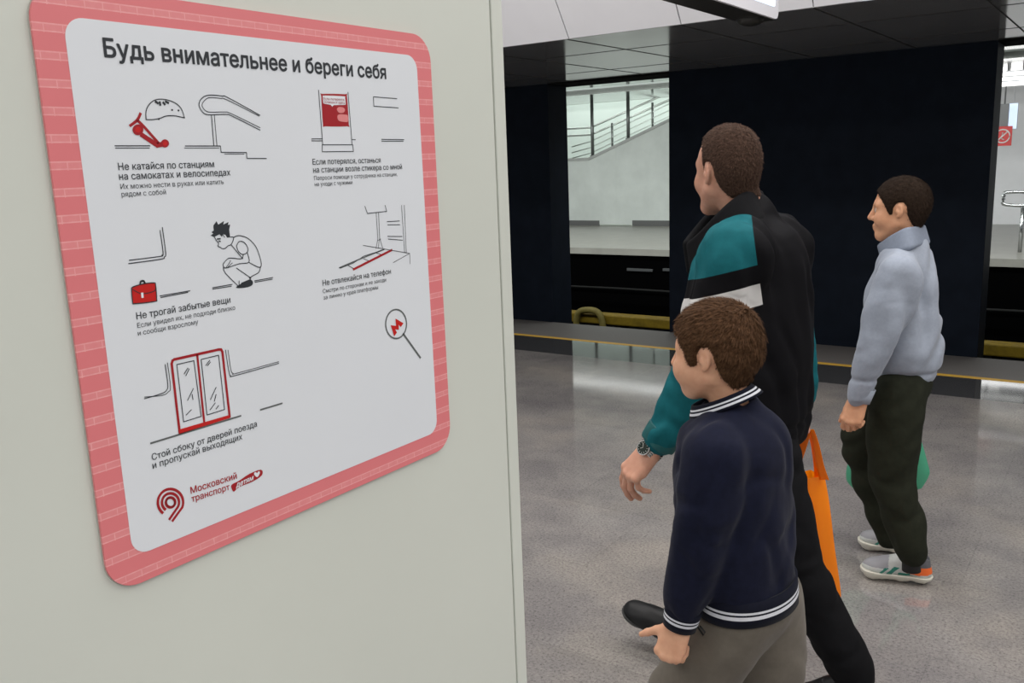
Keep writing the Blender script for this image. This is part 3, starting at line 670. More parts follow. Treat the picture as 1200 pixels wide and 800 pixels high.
def loft(secs, fdir, pw=2.0, cap=.02):
    """secs: (z, cx, cy, a_forward, b_side); ellipse stack with forward direction fdir"""
    S = np.array(sorted(secs), float); zz = np.linspace(S[0, 0], S[-1, 0], 120)
    def cubic(col):
        z = S[:, 0]; v = S[:, col]; mD = np.gradient(v, z); out = np.empty_like(zz)
        for i, q in enumerate(zz):
            k = min(max(np.searchsorted(z, q)-1, 0), len(z)-2); hh = z[k+1]-z[k]; t = (q-z[k])/hh
            out[i] = (2*t**3-3*t*t+1)*v[k]+(t**3-2*t*t+t)*hh*mD[k]+(-2*t**3+3*t*t)*v[k+1]+(t**3-t*t)*hh*mD[k+1]
        return out
    T = [cubic(i) for i in range(1, 5)]; f = A3(fdir)[:2]; f = f/np.linalg.norm(f); z0, z1 = S[0, 0], S[-1, 0]
    def fn(x, y, z):
        zc = z[0, 0, :]; cx, cy, a, b = [np.interp(zc, zz, t) for t in T]
        u = (x-cx)*f[0]+(y-cy)*f[1]; v = -(x-cx)*f[1]+(y-cy)*f[0]
        k0 = (np.abs(u/a)**pw+np.abs(v/b)**pw)**(1/pw); k1 = np.sqrt((u/a**2)**2+(v/b**2)**2)+1e-6
        d = np.where(k0 > .3, k0*(k0-1)/k1, -.5*np.minimum(a, b))
        c = np.abs(z-(z0+z1)/2)-(z1-z0)/2; m_ = np.maximum(d+cap, c+cap)
        return np.minimum(m_, 0)+np.sqrt(np.maximum(d+cap, 0)**2+np.maximum(c+cap, 0)**2)-cap
    R_ = max(S[:, 3].max(), S[:, 4].max())
    return fn, (S[:, 1].min()-R_, S[:, 2].min()-R_, z0), (S[:, 1].max()+R_, S[:, 2].max()+R_, z1)
def wn(G, lam, seed, stretch=(1, 1, 1), n=6):
    """smooth wrinkle noise, about -1..1"""
    r = np.random.default_rng(seed); x, y, z = [G[i]*stretch[i] for i in range(3)]; out = 0
    for i in range(n):
        d = r.normal(size=3); d = d/np.linalg.norm(d)*2*math.pi/lam*r.uniform(.6, 1.5); ph = r.uniform(0, 6.28)
        out = out+np.sin((d[0]*x+d[1]*y+d[2]*z).astype(np.float32)+ph)
    return out/(n**.5)/1.3
def folds(G, lam, seed, ax=(1, 1, .25), n=4, keep=.35):
    """soft creases running across the wave directions ax, fading in and out over the cloth"""
    r = np.random.default_rng(seed); x, y, z = G; out = 0
    for i in range(n):
        d = r.normal(size=3)*A3(ax); d = d/np.linalg.norm(d)*2*math.pi/(lam*r.uniform(.8, 1.5))
        w = (d[0]*x+d[1]*y+d[2]*z).astype(np.float32)+r.uniform(0, 6.28)+1.5*wn(G, lam*2.6, seed*7+i, n=4)
        c = (.5+.5*np.sin(w))**2; m_ = np.clip(.5+.9*wn(G, lam*2.2, seed*13+i+1, n=4)-keep*.3, 0, 1)
        out = out+(c-.375)*m_
    return out
class Frame:
    """local frame: o origin, f forward, l left, u up (unit rows), scale s"""
    def __init__(s, o, yaw_dir, pitch=0, roll=0, sc=1.0):
        f = A3((yaw_dir[0], yaw_dir[1], 0)); f /= np.linalg.norm(f); l = np.array([-f[1], f[0], 0]); u = np.array([0, 0, 1.])
        f2 = f*math.cos(pitch)-u*math.sin(pitch); u2 = u*math.cos(pitch)+f*math.sin(pitch)
        l2 = l*math.cos(roll)+u2*math.sin(roll); u3 = u2*math.cos(roll)-l*math.sin(roll)
        s.o = A3(o); s.R = np.array([f2, l2, u3]); s.s = sc
    def p(s, a, b, c): return s.o+s.s*(s.R.T@np.array([a, b, c]))
    def loc(s, x, y, z):
        x, y, z = x-s.o[0], y-s.o[1], z-s.o[2]
        return [(s.R[i][0]*x+s.R[i][1]*y+s.R[i][2]*z)/s.s for i in range(3)]
    def ell(s, c, r, rot=None): return ell(s.p(*c), A3(r)*s.s, s.R if rot is None else rot@s.R)
    def rc(s, a, b, r0, r1=None): return rc(s.p(*a), s.p(*b), r0*s.s, (r0 if r1 is None else r1)*s.s)
def head_core(F, H, child=0.0):
    j = 1-.16*child
    F.add(H.ell((-.014, 0, .038), (.099, .077+.003*child, .087)), .0)
    F.add(H.ell((-.05, 0, .005), (.055, .062, .06)), .03)
    F.add(H.ell((.030, 0, .0), (.058, .062, .088)), .03)
    F.add(H.ell((.030, 0, -.062), (.052*j, .048*j, .048*j)), .03)
    F.add(H.rc((.074*j, -.012, -.103*j), (.074*j, .012, -.103*j), .019), .03)
    for sd in (1, -1):
        F.add(H.rc((-.002, sd*.050*j, -.050), (.065*j, sd*.018, -.104*j), .020, .014), .03)
        F.add(H.ell((.058, sd*.040, -.032), (.030+.006*child, .024+.007*child, .028+.010*child)), .025)
        F.add(H.rc((.080, sd*.012, .026), (.068, sd*.045, .024), .012, .010), .02)
def head_face(F, H, child=0.0):
    j = 1-.16*child; nj = 1-.3*child
    for sd in (1, -1): F.cut(H.ell((.098, sd*.032, .004), (.017, .019, .012)), .014)
    for sd in (1, -1): F.add(H.ell((.074, sd*.032, .004), (.014, .017, .012)), .006)
    F.add(H.rc((.090, 0, .018), (.106*.5+.053+.007*nj, 0, -.026), .008, .0115), .014)
    for sd in (1, -1): F.add(H.rc((.098, sd*.010, -.032), (.088, sd*.014, -.030), .008, .007), .009)
    F.add(H.ell((.086*j+.004, 0, -.064*j-.003), (.014, .026, .018)), .014)
    F.add(H.rc((.099*j+.002, -.012, -.060*j-.002), (.099*j+.002, .012, -.060*j-.002), .0055), .006); F.add(H.rc((.096*j+.002, -.011, -.073*j), (.096*j+.002, .011, -.073*j), .0065), .006)
    F.cut(H.ell((.108*j+.002, 0, -.0665*j-.001), (.004, .016, .0022)), .003)
def head_ears(F, H, child=0.0, sp=1.0, back=0.0):
    sp = sp*.76
    for sd in (1, -1):
        a = math.radians(17)*sd
        rot = np.array([[math.cos(a), -math.sin(a)*-1 if False else math.sin(a)*1.0, 0], [-math.sin(a), math.cos(a), 0], [0, 0, 1]])
        rot = rot if True else rot
        # ear plate leaning back, flaring outwards at the rear
        f2 = np.array([math.cos(a), -abs(math.sin(a))*sd, 0]); l2 = np.array([abs(math.sin(a))*sd*1.0, math.cos(a), 0])
        tilt = math.radians(-10); u2 = np.array([-math.sin(-tilt), 0, math.cos(tilt)])
        Rl = np.array([f2, l2, u2])
        c = (-.012-back, sd*(.079-.15*back), .002-.25*back)
        F.add(H.ell(c, (.0185*sp, .0075, .030*sp), Rl), .008)
        F.cut(H.ell((c[0]+.003, c[1]+sd*.009, c[2]+.006), (.0105*sp, .0065, .017*sp), Rl), .004)
        F.add(H.ell((c[0]+.011, c[1]+sd*.000, c[2]-.004), (.005, .006, .008)), .006)
        F.add(H.ell((c[0]+.005, c[1]-sd*.002, c[2]-.029*sp), (.0075, .006, .008)), .006)
def poly_sd(P):
    P = np.array(P, float)
    def fn(a, b):
        d = np.full(a.shape, 1e9, np.float32); sgn = np.ones(a.shape, np.float32)
        for i in range(len(P)):
            p, q = P[i], P[i-1]; e = q-p; wx, wy = a-p[0], b-p[1]; t = np.clip((wx*e[0]+wy*e[1])/(e@e), 0, 1)
            d = np.minimum(d, (wx-e[0]*t)**2+(wy-e[1]*t)**2)
            c1 = b >= p[1]; c2 = b < q[1]; c3 = e[0]*wy > e[1]*wx
            fl = (c1 & c2 & c3) | (~c1 & ~c2 & ~c3); sgn = np.where(fl, -sgn, sgn)
        return sgn*np.sqrt(d)
    return fn
HAIRLINE = [(.14, .22), (.14, .085), (.088, .078), (.070, .070), (.052, .062), (.048, .030), (.034, .016), (.030, -.014), (.012, -.014), (.010, .016), (-.004, .040), (-.024, .042), (-.034, .020), (-.036, -.020), (-.044, -.050), (-.062, -.076), (-.2, -.070), (-.2, .22)]
def hair_obj(core, H, name, thick, line, M, parent, strands=0, slen=.010, lift=.35, seed=3, topboost=.0, rough=.0, back=0.0):
    """cap of hair grown out of the head form, thin at the hairline"""
    G = core.grid(); a, b, c = H.loc(*G); g = poly_sd(line)(a, c)*H.s
    t = np.clip(-g/.016, 0, 1); t = t*t*(3-2*t)
    th = (thick+topboost*np.clip((c-.02)/.09, 0, 1)+back*np.clip(-a/.09, 0, 1))*t - .0025*(1-t)
    n = wn(G, .016, seed, (1, 1, 1))*.5+wn(G, .035, seed+1)*.6
    S = Field(core.lo, core.lo+core.h*(core.n-1), core.h); S.F = core.F-th.astype(np.float32)+(rough*n*t).astype(np.float32)
    S.F = np.maximum(S.F, (g-.002).astype(np.float32)); inner = -(core.F+.012); S.F = np.maximum(S.F, inner)
    V, Q = S.mesh(); V = relax(V, Q, 1, .4)
    if strands:
        r = np.random.default_rng(seed); q = V[Q]; nr = np.cross(q[:, 2]-q[:, 0], q[:, 3]-q[:, 1]); ar = np.linalg.norm(nr, axis=1); nr = nr/(ar[:, None]+1e-12)
        cen = q.mean(1); la = np.array(H.loc(cen[:, 0], cen[:, 1], cen[:, 2])).T; ctr = H.p(-.01, 0, .0)
        outw = ((cen-ctr)*nr).sum(1) > .02; gg = poly_sd(line)(la[:, 0], la[:, 2]); ok = outw & (gg < -.002)
        pr = ar*ok; pr /= pr.sum(); pick = r.choice(len(Q), strands, p=pr)
        whorl = H.p(-.075, -.01, .105); P0 = cen[pick]+r.normal(size=(strands, 3))*core.h*.5; nn = nr[pick]
        fl = P0-whorl; fl -= nn*(fl*nn).sum(1)[:, None]; fl /= np.linalg.norm(fl, axis=1)[:, None]+1e-9
        fl = fl+r.normal(size=fl.shape)*.28; fl -= nn*(fl*nn).sum(1)[:, None]; fl /= np.linalg.norm(fl, axis=1)[:, None]+1e-9
        ln = slen*r.uniform(.6, 1.3, strands)*np.clip(.35+(-gg[pick])*18, .35, 1.0); sd = np.cross(nn, fl); w = .0009
        lf = lift*r.uniform(.5, 1.4, strands)
        base = P0-nn*.001; mid = P0+fl*(ln*.55)[:, None]+nn*(ln*lf*.6)[:, None]; tip = P0+fl*ln[:, None]+nn*(ln*lf*.75)[:, None]
        vs = np.stack([base-sd*w, base+sd*w, mid+sd*w*.8, mid-sd*w*.8, tip+sd*w*.2, tip-sd*w*.2], 1).reshape(-1, 3)
        k = len(V)+6*np.arange(strands)[:, None]; qs = np.concatenate([k+np.array([[0, 1, 2, 3]]), k+np.array([[3, 2, 4, 5]])])
        V = np.concatenate([V, vs]); Q = np.concatenate([Q, qs])
    return to_obj(name, V, Q, M, parent)
def hand(F, w, d, n, tdir, sc, curl, thumb, spread=.06, k=.006):
    """w wrist point, d towards fingers, n back of the hand, tdir towards the thumb side; curl: per finger list of three bends"""
    d = A3(d)/np.linalg.norm(d); n = A3(n)-d*(A3(n)@d); n /= np.linalg.norm(n); t = np.cross(d, n); t = t if t@A3(tdir) > 0 else -t
    P = lambda a, b, c: A3(w)+sc*(d*a+t*b+n*c)
    W = [(.030, .0095, .088), (.010, .010, .094), (-.010, .0095, .090), (-.029, .0085, .080)]   # lateral, radius, knuckle distance
    for i, (b, r, kd) in enumerate(W):
        F.add(flatrc(P(.0, b*.62, 0), P(kd, b, .002), .016*sc, .0125*sc, n, .85), .012)
    F.add(flatrc(P(.01, .02, -.004), P(.05, .032, -.010), .017*sc, .015*sc, n, .9), .012)
    F.add(flatrc(P(.012, -.018, -.004), P(.06, -.026, -.006), .015*sc, .013*sc, n, .9), .012)
    for i, (b, r, kd) in enumerate(W):
        lens = [(.040, .026, .021), (.045, .029, .022), (.041, .027, .021), (.032, .020, .019)][i]
        p = P(kd, b, .001); ang = 0; sp = spread*(1.5-i)*.5; dd = d*math.cos(sp)+t*math.sin(sp); F.add(rc(p, p+n*sc*.001, r*sc*1.12), .006)
        for j in range(3):
            ang += curl[i][j]; q = p+sc*lens[j]*(dd*math.cos(ang)-n*math.sin(ang))
            F.add(rc(p, q, (r-.0006*j)*sc, (r-.0006*(j+1)-.0004)*sc), .0035 if j else .006); p = q
    tb, tang, tout = thumb   # thumb: forward lean, palm-ward lean, bend
    p0 = P(.022, .026, -.006); dirs = d*math.cos(tb)+t*math.sin(tb)-n*tang; dirs /= np.linalg.norm(dirs)
    p1 = p0+sc*.040*dirs; F.add(rc(p0, p1, .0155*sc, .0125*sc), .010)
    d2 = dirs+d*tout; d2 /= np.linalg.norm(d2); p2 = p1+sc*.032*d2; F.add(rc(p1, p2, .0118*sc, .0105*sc), .004)
    d3 = d2+d*tout*.6; d3 /= np.linalg.norm(d3); p3 = p2+sc*.022*d3; F.add(rc(p2, p3, .0105*sc, .008*sc), .004)
def chain(F, pts, rad, k=.02):
    for i in range(len(pts)-1): F.add(rc(pts[i], pts[i+1], rad[i], rad[i+1]), k)
def bounds(pts, pad): P = np.array([A3(p) for p in pts]); return P.min(0)-pad, P.max(0)+pad
def cpts(pts, n=5): return [A3(p) for p in smooth_pts3(pts, n)]
def smooth_pts3(pts, n):
    P = [A3(p) for p in pts]; out = []; k = len(P)
    for i in range(k-1):
        p0 = P[max(i-1, 0)]; p1 = P[i]; p2 = P[i+1]; p3 = P[min(i+2, k-1)]
        for j in range(n):
            t = j/n; out.append(.5*((2*p1)+(-p0+p2)*t+(2*p0-5*p1+4*p2-p3)*t*t+(-p0+3*p1-3*p2+p3)*t**3))
    out.append(P[-1]); return out
def shoe(parent, heel, fdir, pitch, L_, mats, laces=True, seed=1, chunky=0.0, style=None):
    """shoe as one part with sole, laces (and coloured panels) as its sub-parts; heel = lowest rear point of the sole"""
    H = Frame(heel, fdir, pitch, 0, L_/.28)
    P = lambda a, b, c: H.p(a, b, c); h = .003
    lo, hi = bounds([P(a, b, c) for a in (-.03, .31) for b in (-.07, .07) for c in (-.02, .14)], .01)
    th = .026+.016*chunky
    F = Field(lo, hi, h); S = H.s
    F.add(H.ell((.215, .004, th+.012), (.066, .046, .040)), 0); F.add(H.ell((.155, 0, th+.025), (.07, .042, .045)), .02); F.add(H.ell((.10, 0, th+.040), (.065, .040, .050)), .02)
    F.add(H.rc((.045, 0, th+.018), (.050, 0, th+.068), .040, .036), .02)
    F.cut(H.ell((.048, 0, th+.105), (.036, .026, .050)), .006)
    G = F.grid(); a, b, c = H.loc(*G); F.F = np.maximum(F.F, ((th-.006-c)*S).astype(np.float32))
    F.F += (wn(G, .05, seed)*.0012).astype(np.float32)
    V, Q = F.mesh(); V = relax(V, Q, 1)
    cc = V[Q].mean(1); ca, cb, cz = H.loc(cc[:, 0], cc[:, 1], cc[:, 2]); mi = np.zeros(len(Q), int); pm = [mats['upper']]
    for k, (mt, fn) in enumerate(mats.get('panels', [])): mi[fn(ca, cb, cz)] = k+1; pm.append(mt)
    up = to_obj('shoe', V, Q, pm, parent, mi=mi)
    F = Field(lo, hi, h)
    F.add(H.rc((.042, 0, .05), (.135, .0, .05), .0435, .040), .0); F.add(H.rc((.135, 0, .05), (.228, .004, .05), .040, .050), .03); F.add(H.rc((.228, .004, .05), (.240, .004, .05), .050, .048), .02)
    toe = np.clip((a-.2)/.09, 0, 1)**2*.014*0
    F.F = np.maximum(F.F, np.maximum((c-th-.006*np.clip((a-.2)/.08, 0, 1))*S, (-c+toe)*S).astype(np.float32))
    if chunky: F.F += (np.maximum(0, np.sin(a*95)*.003*(c < th*.6))).astype(np.float32)
    V, Q = F.mesh(); V = relax(V, Q, 1); to_obj('sole', V, Q, mats['sole'], up)
    if laces:
        bm = BM()
        for i in range(5):
            x = .115+.018*i; z = th+.083-.0088*i-(.003*i if i > 2 else 0)
            tube(bm, [P(x-.006, -.026, z-.012), P(x, -.012, z+.001), P(x+.006, .012, z+.001), P(x-.002, .026, z-.012)], .0032*S, 6)
        from_bm('laces', bm, mats['laces'], up)
    for nm, mt, ptsl in (style or []):
        F2 = Field(lo, hi, h)
        for p_, q_, r_ in ptsl: F2.add(H.rc(p_, q_, r_), .004)
        V, Q = F2.mesh(); to_obj(nm, relax(V, Q, 1), Q, mt, up)
    return up
# ------------------------------------------------------------------ people: materials
def skin_mat(name, col):
    M = mat(name, col, .48, spec=.35, sss=.12)
    n = noise_node(M, 38, 4); r = ramp(M, n.outputs['Fac'], [(.3, tuple(c*f for c, f in zip(col, (.93, .86, .84)))), (.7, tuple(min(1, c*1.06) for c in col))])
    L(M, r.outputs[0], bsdf(M).inputs['Base Color']); return M
SKIN_M = skin_mat('skin_man', (.56, .30, .21)); SKIN_B = skin_mat('skin_boy', (.66, .37, .24)); SKIN_G = skin_mat('skin_older_boy', (.60, .32, .19))
def hair_mat(name, col, rough=.55):
    M = mat(name, col, .75, spec=.08); n = noise_node(M, 140, 3, .6); n2 = noise_node(M, 22, 2)
    r = ramp(M, n.outputs['Fac'], [(.3, tuple(c*.55 for c in col)), (.7, tuple(c*1.5 for c in col))])
    L(M, r.outputs[0], bsdf(M).inputs['Base Color']); return M
HAIR_M = hair_mat('hair_short_brown', (.060, .035, .025)); HAIR_B = hair_mat('hair_chestnut', (.075, .038, .019)); HAIR_G = hair_mat('hair_dark_brown', (.022, .0135, .009))
def cloth(name, col, amt=.12, sc=60, rough=.85, sheen=.0, bump=.15, bs=500): return vary(mat(name, col, rough, spec=.12, sheen=sheen), col, amt, sc, 3, bump, bs)
TR_BLACK = cloth('black_trousers', (.005, .005, .006)); NAVY = cloth('navy_knit', (.007, .0085, .022), .15, 80, sheen=.05); NAVY_RIB = cloth('navy_rib', (.006, .007, .015), sheen=.05); WHITE_RIB = cloth('white_stripe', (.62, .63, .68), .05, 80)
TAUPE = cloth('taupe_trousers', (.135, .118, .098), .06, 60, sheen=.1); GREYBLUE = cloth('pale_grey_fleece', (.285, .315, .375), .05, 90, sheen=.15); GREYCOL = cloth('grey_collar_cloth', (.215, .245, .305), .05, 90); OLIVE = cloth('dark_olive_trousers', (.017, .019, .012), .15, 50)
JK = mat('jacket_panels', (.01, .01, .012), .7, spec=.10)
def _jacket():
    M = JK
    def at_(nm): return N(M, 'ShaderNodeAttribute', attribute_name=nm).outputs['Fac']
    def mth(op, a, b):
        n = N(M, 'ShaderNodeMath', operation=op)
        for i, v in enumerate((a, b)):
            if isinstance(v, (int, float)): n.inputs[i].default_value = v
            else: L(M, v, n.inputs[i])
        return n.outputs[0]
    s, b, am = at_('band'), at_('back'), at_('arm')
    front = mth('MULTIPLY', mth('LESS_THAN', b, 0.0), mth('GREATER_THAN', at_('side'), .05))
    teal = mth('MULTIPLY', front, mth('LESS_THAN', s, 0.0))
    low = mth('MULTIPLY', mth('GREATER_THAN', s, .145), mth('LESS_THAN', am, .0))
    teal = mth('MAXIMUM', teal, low)
    white = mth('MULTIPLY', front, mth('MULTIPLY', mth('GREATER_THAN', s, .050), mth('LESS_THAN', s, .108)))
    n = noise_node(M, 45, 3)
    def mix(f, A, B):
        mx = N(M, 'ShaderNodeMix', data_type='RGBA'); L(M, f, mx.inputs['Factor'])
        for k, v in (('A', A), ('B', B)):
            if isinstance(v, tuple): mx.inputs[k].default_value = (*v, 1)
            else: L(M, v, mx.inputs[k])
        return mx.outputs['Result']
    tl = ramp(M, n.outputs['Fac'], [(.3, (.006, .090, .108)), (.7, (.008, .110, .130))]).outputs[0]
    c = mix(teal, (.0032, .003, .0042), tl); c = mix(white, c, (.56, .55, .54))
    L(M, c, bsdf(M).inputs['Base Color'])
_jacket()
def ring_band(parent, name, C, a, b, up, levels, mats, flare=(1.0, 1.0), thick=.004, seg=64):
    """ribbed band round a neck, wrist or hem: levels = [(height, material index), ...] from the bottom edge upwards"""
    C, a, b, up = A3(C), A3(a), A3(b), A3(up); bm = BM(); rows = []; Ht = levels[-1][0]
    hs = [0]+[l[0] for l in levels]
    for inner in (0, 1):
        for h in (hs if not inner else hs[::-1]):
            k = flare[0]+(flare[1]-flare[0])*h/Ht; row = []
            for i in range(seg):
                t = 2*math.pi*i/seg; o = a*math.cos(t)+b*math.sin(t); ln = np.linalg.norm(o)
                row.append(bm.verts.new(C+o*(k-(thick/ln if inner else 0)-.0*h)+up*h))
            rows.append((row, h))
    n = len(levels)
    for j in range(len(rows)):
        A, B = rows[j][0], rows[(j+1) % len(rows)][0]
        mi = levels[j][1] if j < n else 0
        for i in range(seg):
            f = bm.faces.new((A[i], A[(i+1) % seg], B[(i+1) % seg], B[i])); f.material_index = mi; f.smooth = True
    bmesh.ops.recalc_face_normals(bm, faces=bm.faces)
    return from_bm(name, bm, mats, parent)
def brows_eyes(H, root, M, child):
    for sd in (1, -1):
        o = H.p(.0745, sd*.032, .004); bm = BM(); bmesh.ops.create_uvsphere(bm, u_segments=16, v_segments=12, radius=.0118*H.s)
        for v in bm.verts: v.co = v.co+Vector(o)+Vector(H.R[0]*.0040)
        for f in bm.faces:
            d = (f.calc_center_median()-Vector(o)).normalized(); f.material_index = 1 if d.dot(Vector(H.R[0])) > .86 else 0; f.smooth = True
        from_bm('eye', bm, [mat('eye_white', (.7, .68, .66), .2), mat('eye_iris', (.04, .025, .015), .15)], root)
        F = Field(*bounds([H.p(.06, sd*.06, .05), H.p(.12, sd*.0, .0)], .01), .0018)
        F.add(H.rc((.0885, sd*.014, .025), (.084, sd*.034, .031), .0034, .0036), .002); F.add(H.rc((.084, sd*.034, .031), (.071, sd*.049, .026), .0036, .0022), .002)
        V, Q = F.mesh(); to_obj('eyebrow', V, Q, M, root)
J = on_y
def body_skin(root, H, neck_base, torso, arms, legs, hands, M, child, h=.0034, ear=1.0, ear_back=0.0):
    """one continuous body: head, neck, trunk, limbs and hands"""
    pts = [H.p(.15, 0, 0), H.p(-.13, 0, .14), neck_base]+list(torso)
    for c in arms+legs: pts += c[0]
    for hd in hands: pts += [A3(hd[0])+A3(hd[1])/np.linalg.norm(hd[1])*.2*hd[4]]
    lo, hi = bounds(pts, .12); F = Field(lo, hi, h)
    head_core(F, H, child)
    nk = (.056-.012*child)*H.s
    F.add(rc(H.p(-.030, 0, -.03), neck_base, nk, nk*1.06), .025)
    hlo, hhi = bounds([H.p(a, b, c) for a in (-.13, .14) for b in (-.12, .12) for c in (-.15, .16)], .0)
    # head form kept for the hair before ears and face go on
    C = Field(hlo, hhi, .0025); head_core(C, H, child); C.add(rc(H.p(-.030, 0, -.03), neck_base, nk, nk*1.06), .025)
    head_face(F, H, child); head_ears(F, H, child, ear, ear_back)
    chain(F, torso, [(.10-.03*child)*H.s]*len(torso), .05)
    for c in arms: F.add(rc(torso[0], c[0][0], .06, .045), .04); chain(F, *c)
    for c in legs: F.add(rc(torso[-1], c[0][0], .08, .07), .04); chain(F, *c)
    for hd in hands: hand(F, *hd)
    V, Q = F.mesh(); V = relax(V, Q, 1, .35)
    to_obj('body', V, Q, M, root); return C
def along(p, q, t): return A3(p)+(A3(q)-A3(p))*t
def garment(root, name, F, M, attrs=None, it=1):
    V, Q = F.mesh(); V = relax(V, Q, it, .5)
    return to_obj(name, V, Q, M, root, attrs(V) if attrs else None), V

# ------------------------------------------------------------------ the man
def build_man():
    Yc = 2.5; fd = (-.985, .17); floor_pt = J(900, 800, Yc)
    root = empty('person', (float(floor_pt[0]), Yc, 0), 'man in a black track jacket with teal shoulder, white band and wristwatch, striding left', 'person')
    H = Frame(J(851, 201, 2.5), (-.81, .586), .0, 0, 1.0)
    nb = J(876, 256, 2.52)
    shL, elL, wrL = J(862, 298, 2.31), J(830, 418, 2.25), J(767, 522, 2.20)
    shR, elR, wrR = J(912, 292, 2.70), J(927, 398, 2.77), J(934, 474, 2.76)
    hip = J(884, 512, 2.5); hL = J(888, 528, 2.42); kL = J(932, 668, 2.40); aL = J(1005, 797, 2.42)
    hR = J(872, 528, 2.59); kR = J(832, 640, 2.60); tipR = J(735, 717, 2.58); hr = A3((tipR[0]+.272, 2.555, .006)); aR = A3((hr[0]-.045, 2.565, .125))
    toLheel = A3((aL[0]+.055, aL[1], aL[2]-.085)); 
    wl = J(764, 526, 2.195)
    dl = J(738, 556, 2.17)-wl
    curlL = [[.50, .30, .2], [.60, .35, .25], [.70, .45, .3], [.90, .60, .35]]
    handL = (wl, dl, (-.55, -.80, .25), (-1, 0, .1), 1.12, curlL, (.25, .75, .25))
    handR = (wrR, (.05, 0, -1), (.2, 1, 0), (-1, 0, 0), 1.0, [[1.2, 1.2, .8]]*4, (.2, .9, .3))
    core = body_skin(root, H, nb, [J(880, 290, 2.5), J(884, 400, 2.5), hip], [([shL, elL, wl], [.045, .040, .027]), ([shR, elR, wrR], [.045, .040, .027])], [([hL, kL, aL], [.07, .055, .04]), ([hR, kR, aR], [.07, .055, .04])], [handL, handR], SKIN_M, 0.0, .0034, 1.15, .012)
    line = [(.14, .22), (.14, .100), (.070, .098), (.036, .084), (.014, .060), (.008, .030), (.006, .012), (.004, -.020), (-.005, -.018), (-.008, .008), (-.020, .024), (-.034, .024), (-.042, .010), (-.044, -.020), (-.052, -.054), (-.066, -.080), (-.2, -.074), (-.2, .22)]
    hair_obj(core, H, 'hair', .0042, line, HAIR_M, root, 9000, .0062, .5, 3, .004, .0008)
    brows_eyes(H, root, HAIR_M, 0)
    # jacket
    rows = [(250, 866, 889), (259, 856, 912), (268, 846, 929), (284, 826, 942), (302, 815, 949), (330, 808, 953), (390, 806, 956), (452, 808, 957), (486, 812, 955), (508, 817, 949), (519, 820, 945)]
    secs = []
    for y, xl, xr in rows:
        p, q = J(xl, y, Yc), J(xr, y, Yc); w = np.linalg.norm((q-p)[:2])/2; c = (p+q)/2
        w *= .93; secs.append((c[2], c[0], c[1], w/1.10, w*1.22))
    lo, hi = bounds([shL, elL, wrL, shR, elR, wrR, J(800, 520, 2.3), J(960, 250, 2.8), J(880, 215, 2.5)], .14); F = Field(lo, hi, .0042)
    F.add(loft(secs, fd, 2.3, .02), 0)
    F.add(rc(nb+A3((0, 0, -.01)), J(888, 320, 2.52), .070, .11), .05); F.add(rc(nb, shL, .066, .078), .03); F.add(rc(nb, shR, .066, .080), .03)
    armL = cpts([shL, along(shL, elL, .55), elL, J(797, 482, 2.225), J(775, 513, 2.205)], 3)
    rl = np.interp(np.linspace(0, 1, len(armL)), [0, .3, .55, .8, 1], [.080, .078, .072, .060, .050]); AR = Field(lo, hi, .0042); AR.F[:] = .3; chain(AR, armL, rl, .012)
    armR = cpts([shR, along(shR, elR, .5), elR, wrR+A3((0, 0, .03))], 3); rr = np.interp(np.linspace(0, 1, len(armR)), [0, .5, 1], [.088, .070, .052]); chain(AR, armR, rr, .012); kk = .07; hh = np.maximum(kk-np.abs(F.F-AR.F), 0)/kk; F.F = np.minimum(F.F, AR.F)-hh*hh*kk*.25
    G = F.grid(); am = np.full(F.n, .3, np.float32)
    AF = Field(lo, hi, .0042); AF.F[:] = .3; chain(AF, armL[3:], rl[3:]+.02, 0); chain(AF, armR[3:], rr[3:]+.02, 0)
    fade = np.clip((G[2]-(secs[0][0] if False else 0))/1, 0, 1)
    F.F += (folds(G, .11, 11, (1, 1, .35))*.008+wn(G, .25, 5)*.003+folds(G, .055, 15, (.6, .6, 1))*.0025*(AF.F < .0)).astype(np.float32)
    # gathered hem and cuff folds
    zh = J(947, 513, Yc)[2]; F.F += (np.exp(-((G[2]-zh-.045)/.012)**2)*.006*(AF.F > .02)).astype(np.float32)
    A_, B_ = J(828, 324, 2.28), J(893, 309, 2.28); dv = A3((B_[0]-A_[0], B_[2]-A_[2])); dv /= np.linalg.norm(dv); nv = A3((dv[1], -dv[0])); nv = nv if nv[1] < 0 else -nv
    C_, D_ = J(880, 250, 2.28), J(894, 358, 2.28); ev = A3((D_[0]-C_[0], D_[2]-C_[2])); ev /= np.linalg.norm(ev); mv = A3((-ev[1], ev[0])); mv = mv if mv[0] > 0 else -mv
    def attrs(V):
        i = np.clip(((V-AF.lo)/AF.h).round().astype(int), 0, np.array(AF.F.shape)-1)
        s = (V[:, 0]-A_[0])*nv[0]+(V[:, 2]-A_[2])*nv[1]; b = (V[:, 0]-C_[0])*mv[0]+(V[:, 2]-C_[2])*mv[1]+.36*(V[:, 1]-2.28)
        lat = (V[:, 0]-nb[0])*(-fd[1])+(V[:, 1]-nb[1])*fd[0]
        return {'side': lat+.06*np.clip((V[:, 2]-nb[2]+.02)/.05, -1, 0)*0, 'band': s, 'back': b, 'arm': AF.F[i[:, 0], i[:, 1], i[:, 2]]}
    jk, _ = garment(root, 'jacket', F, JK, attrs)
    # rolled cuff with its fold
    cdir = (J(764, 530, 2.2)-J(797, 482, 2.225)); cdir /= np.linalg.norm(cdir); cc = J(777, 510, 2.207)
    F = Field(*bounds([cc-.1, cc+.1], .02), .0032)
    F.add(rc(cc-cdir*.06, cc+cdir*.05, .057, .052), 0); F.cut(rc(cc+cdir*.02, cc+cdir*.12, .043, .046), .004)
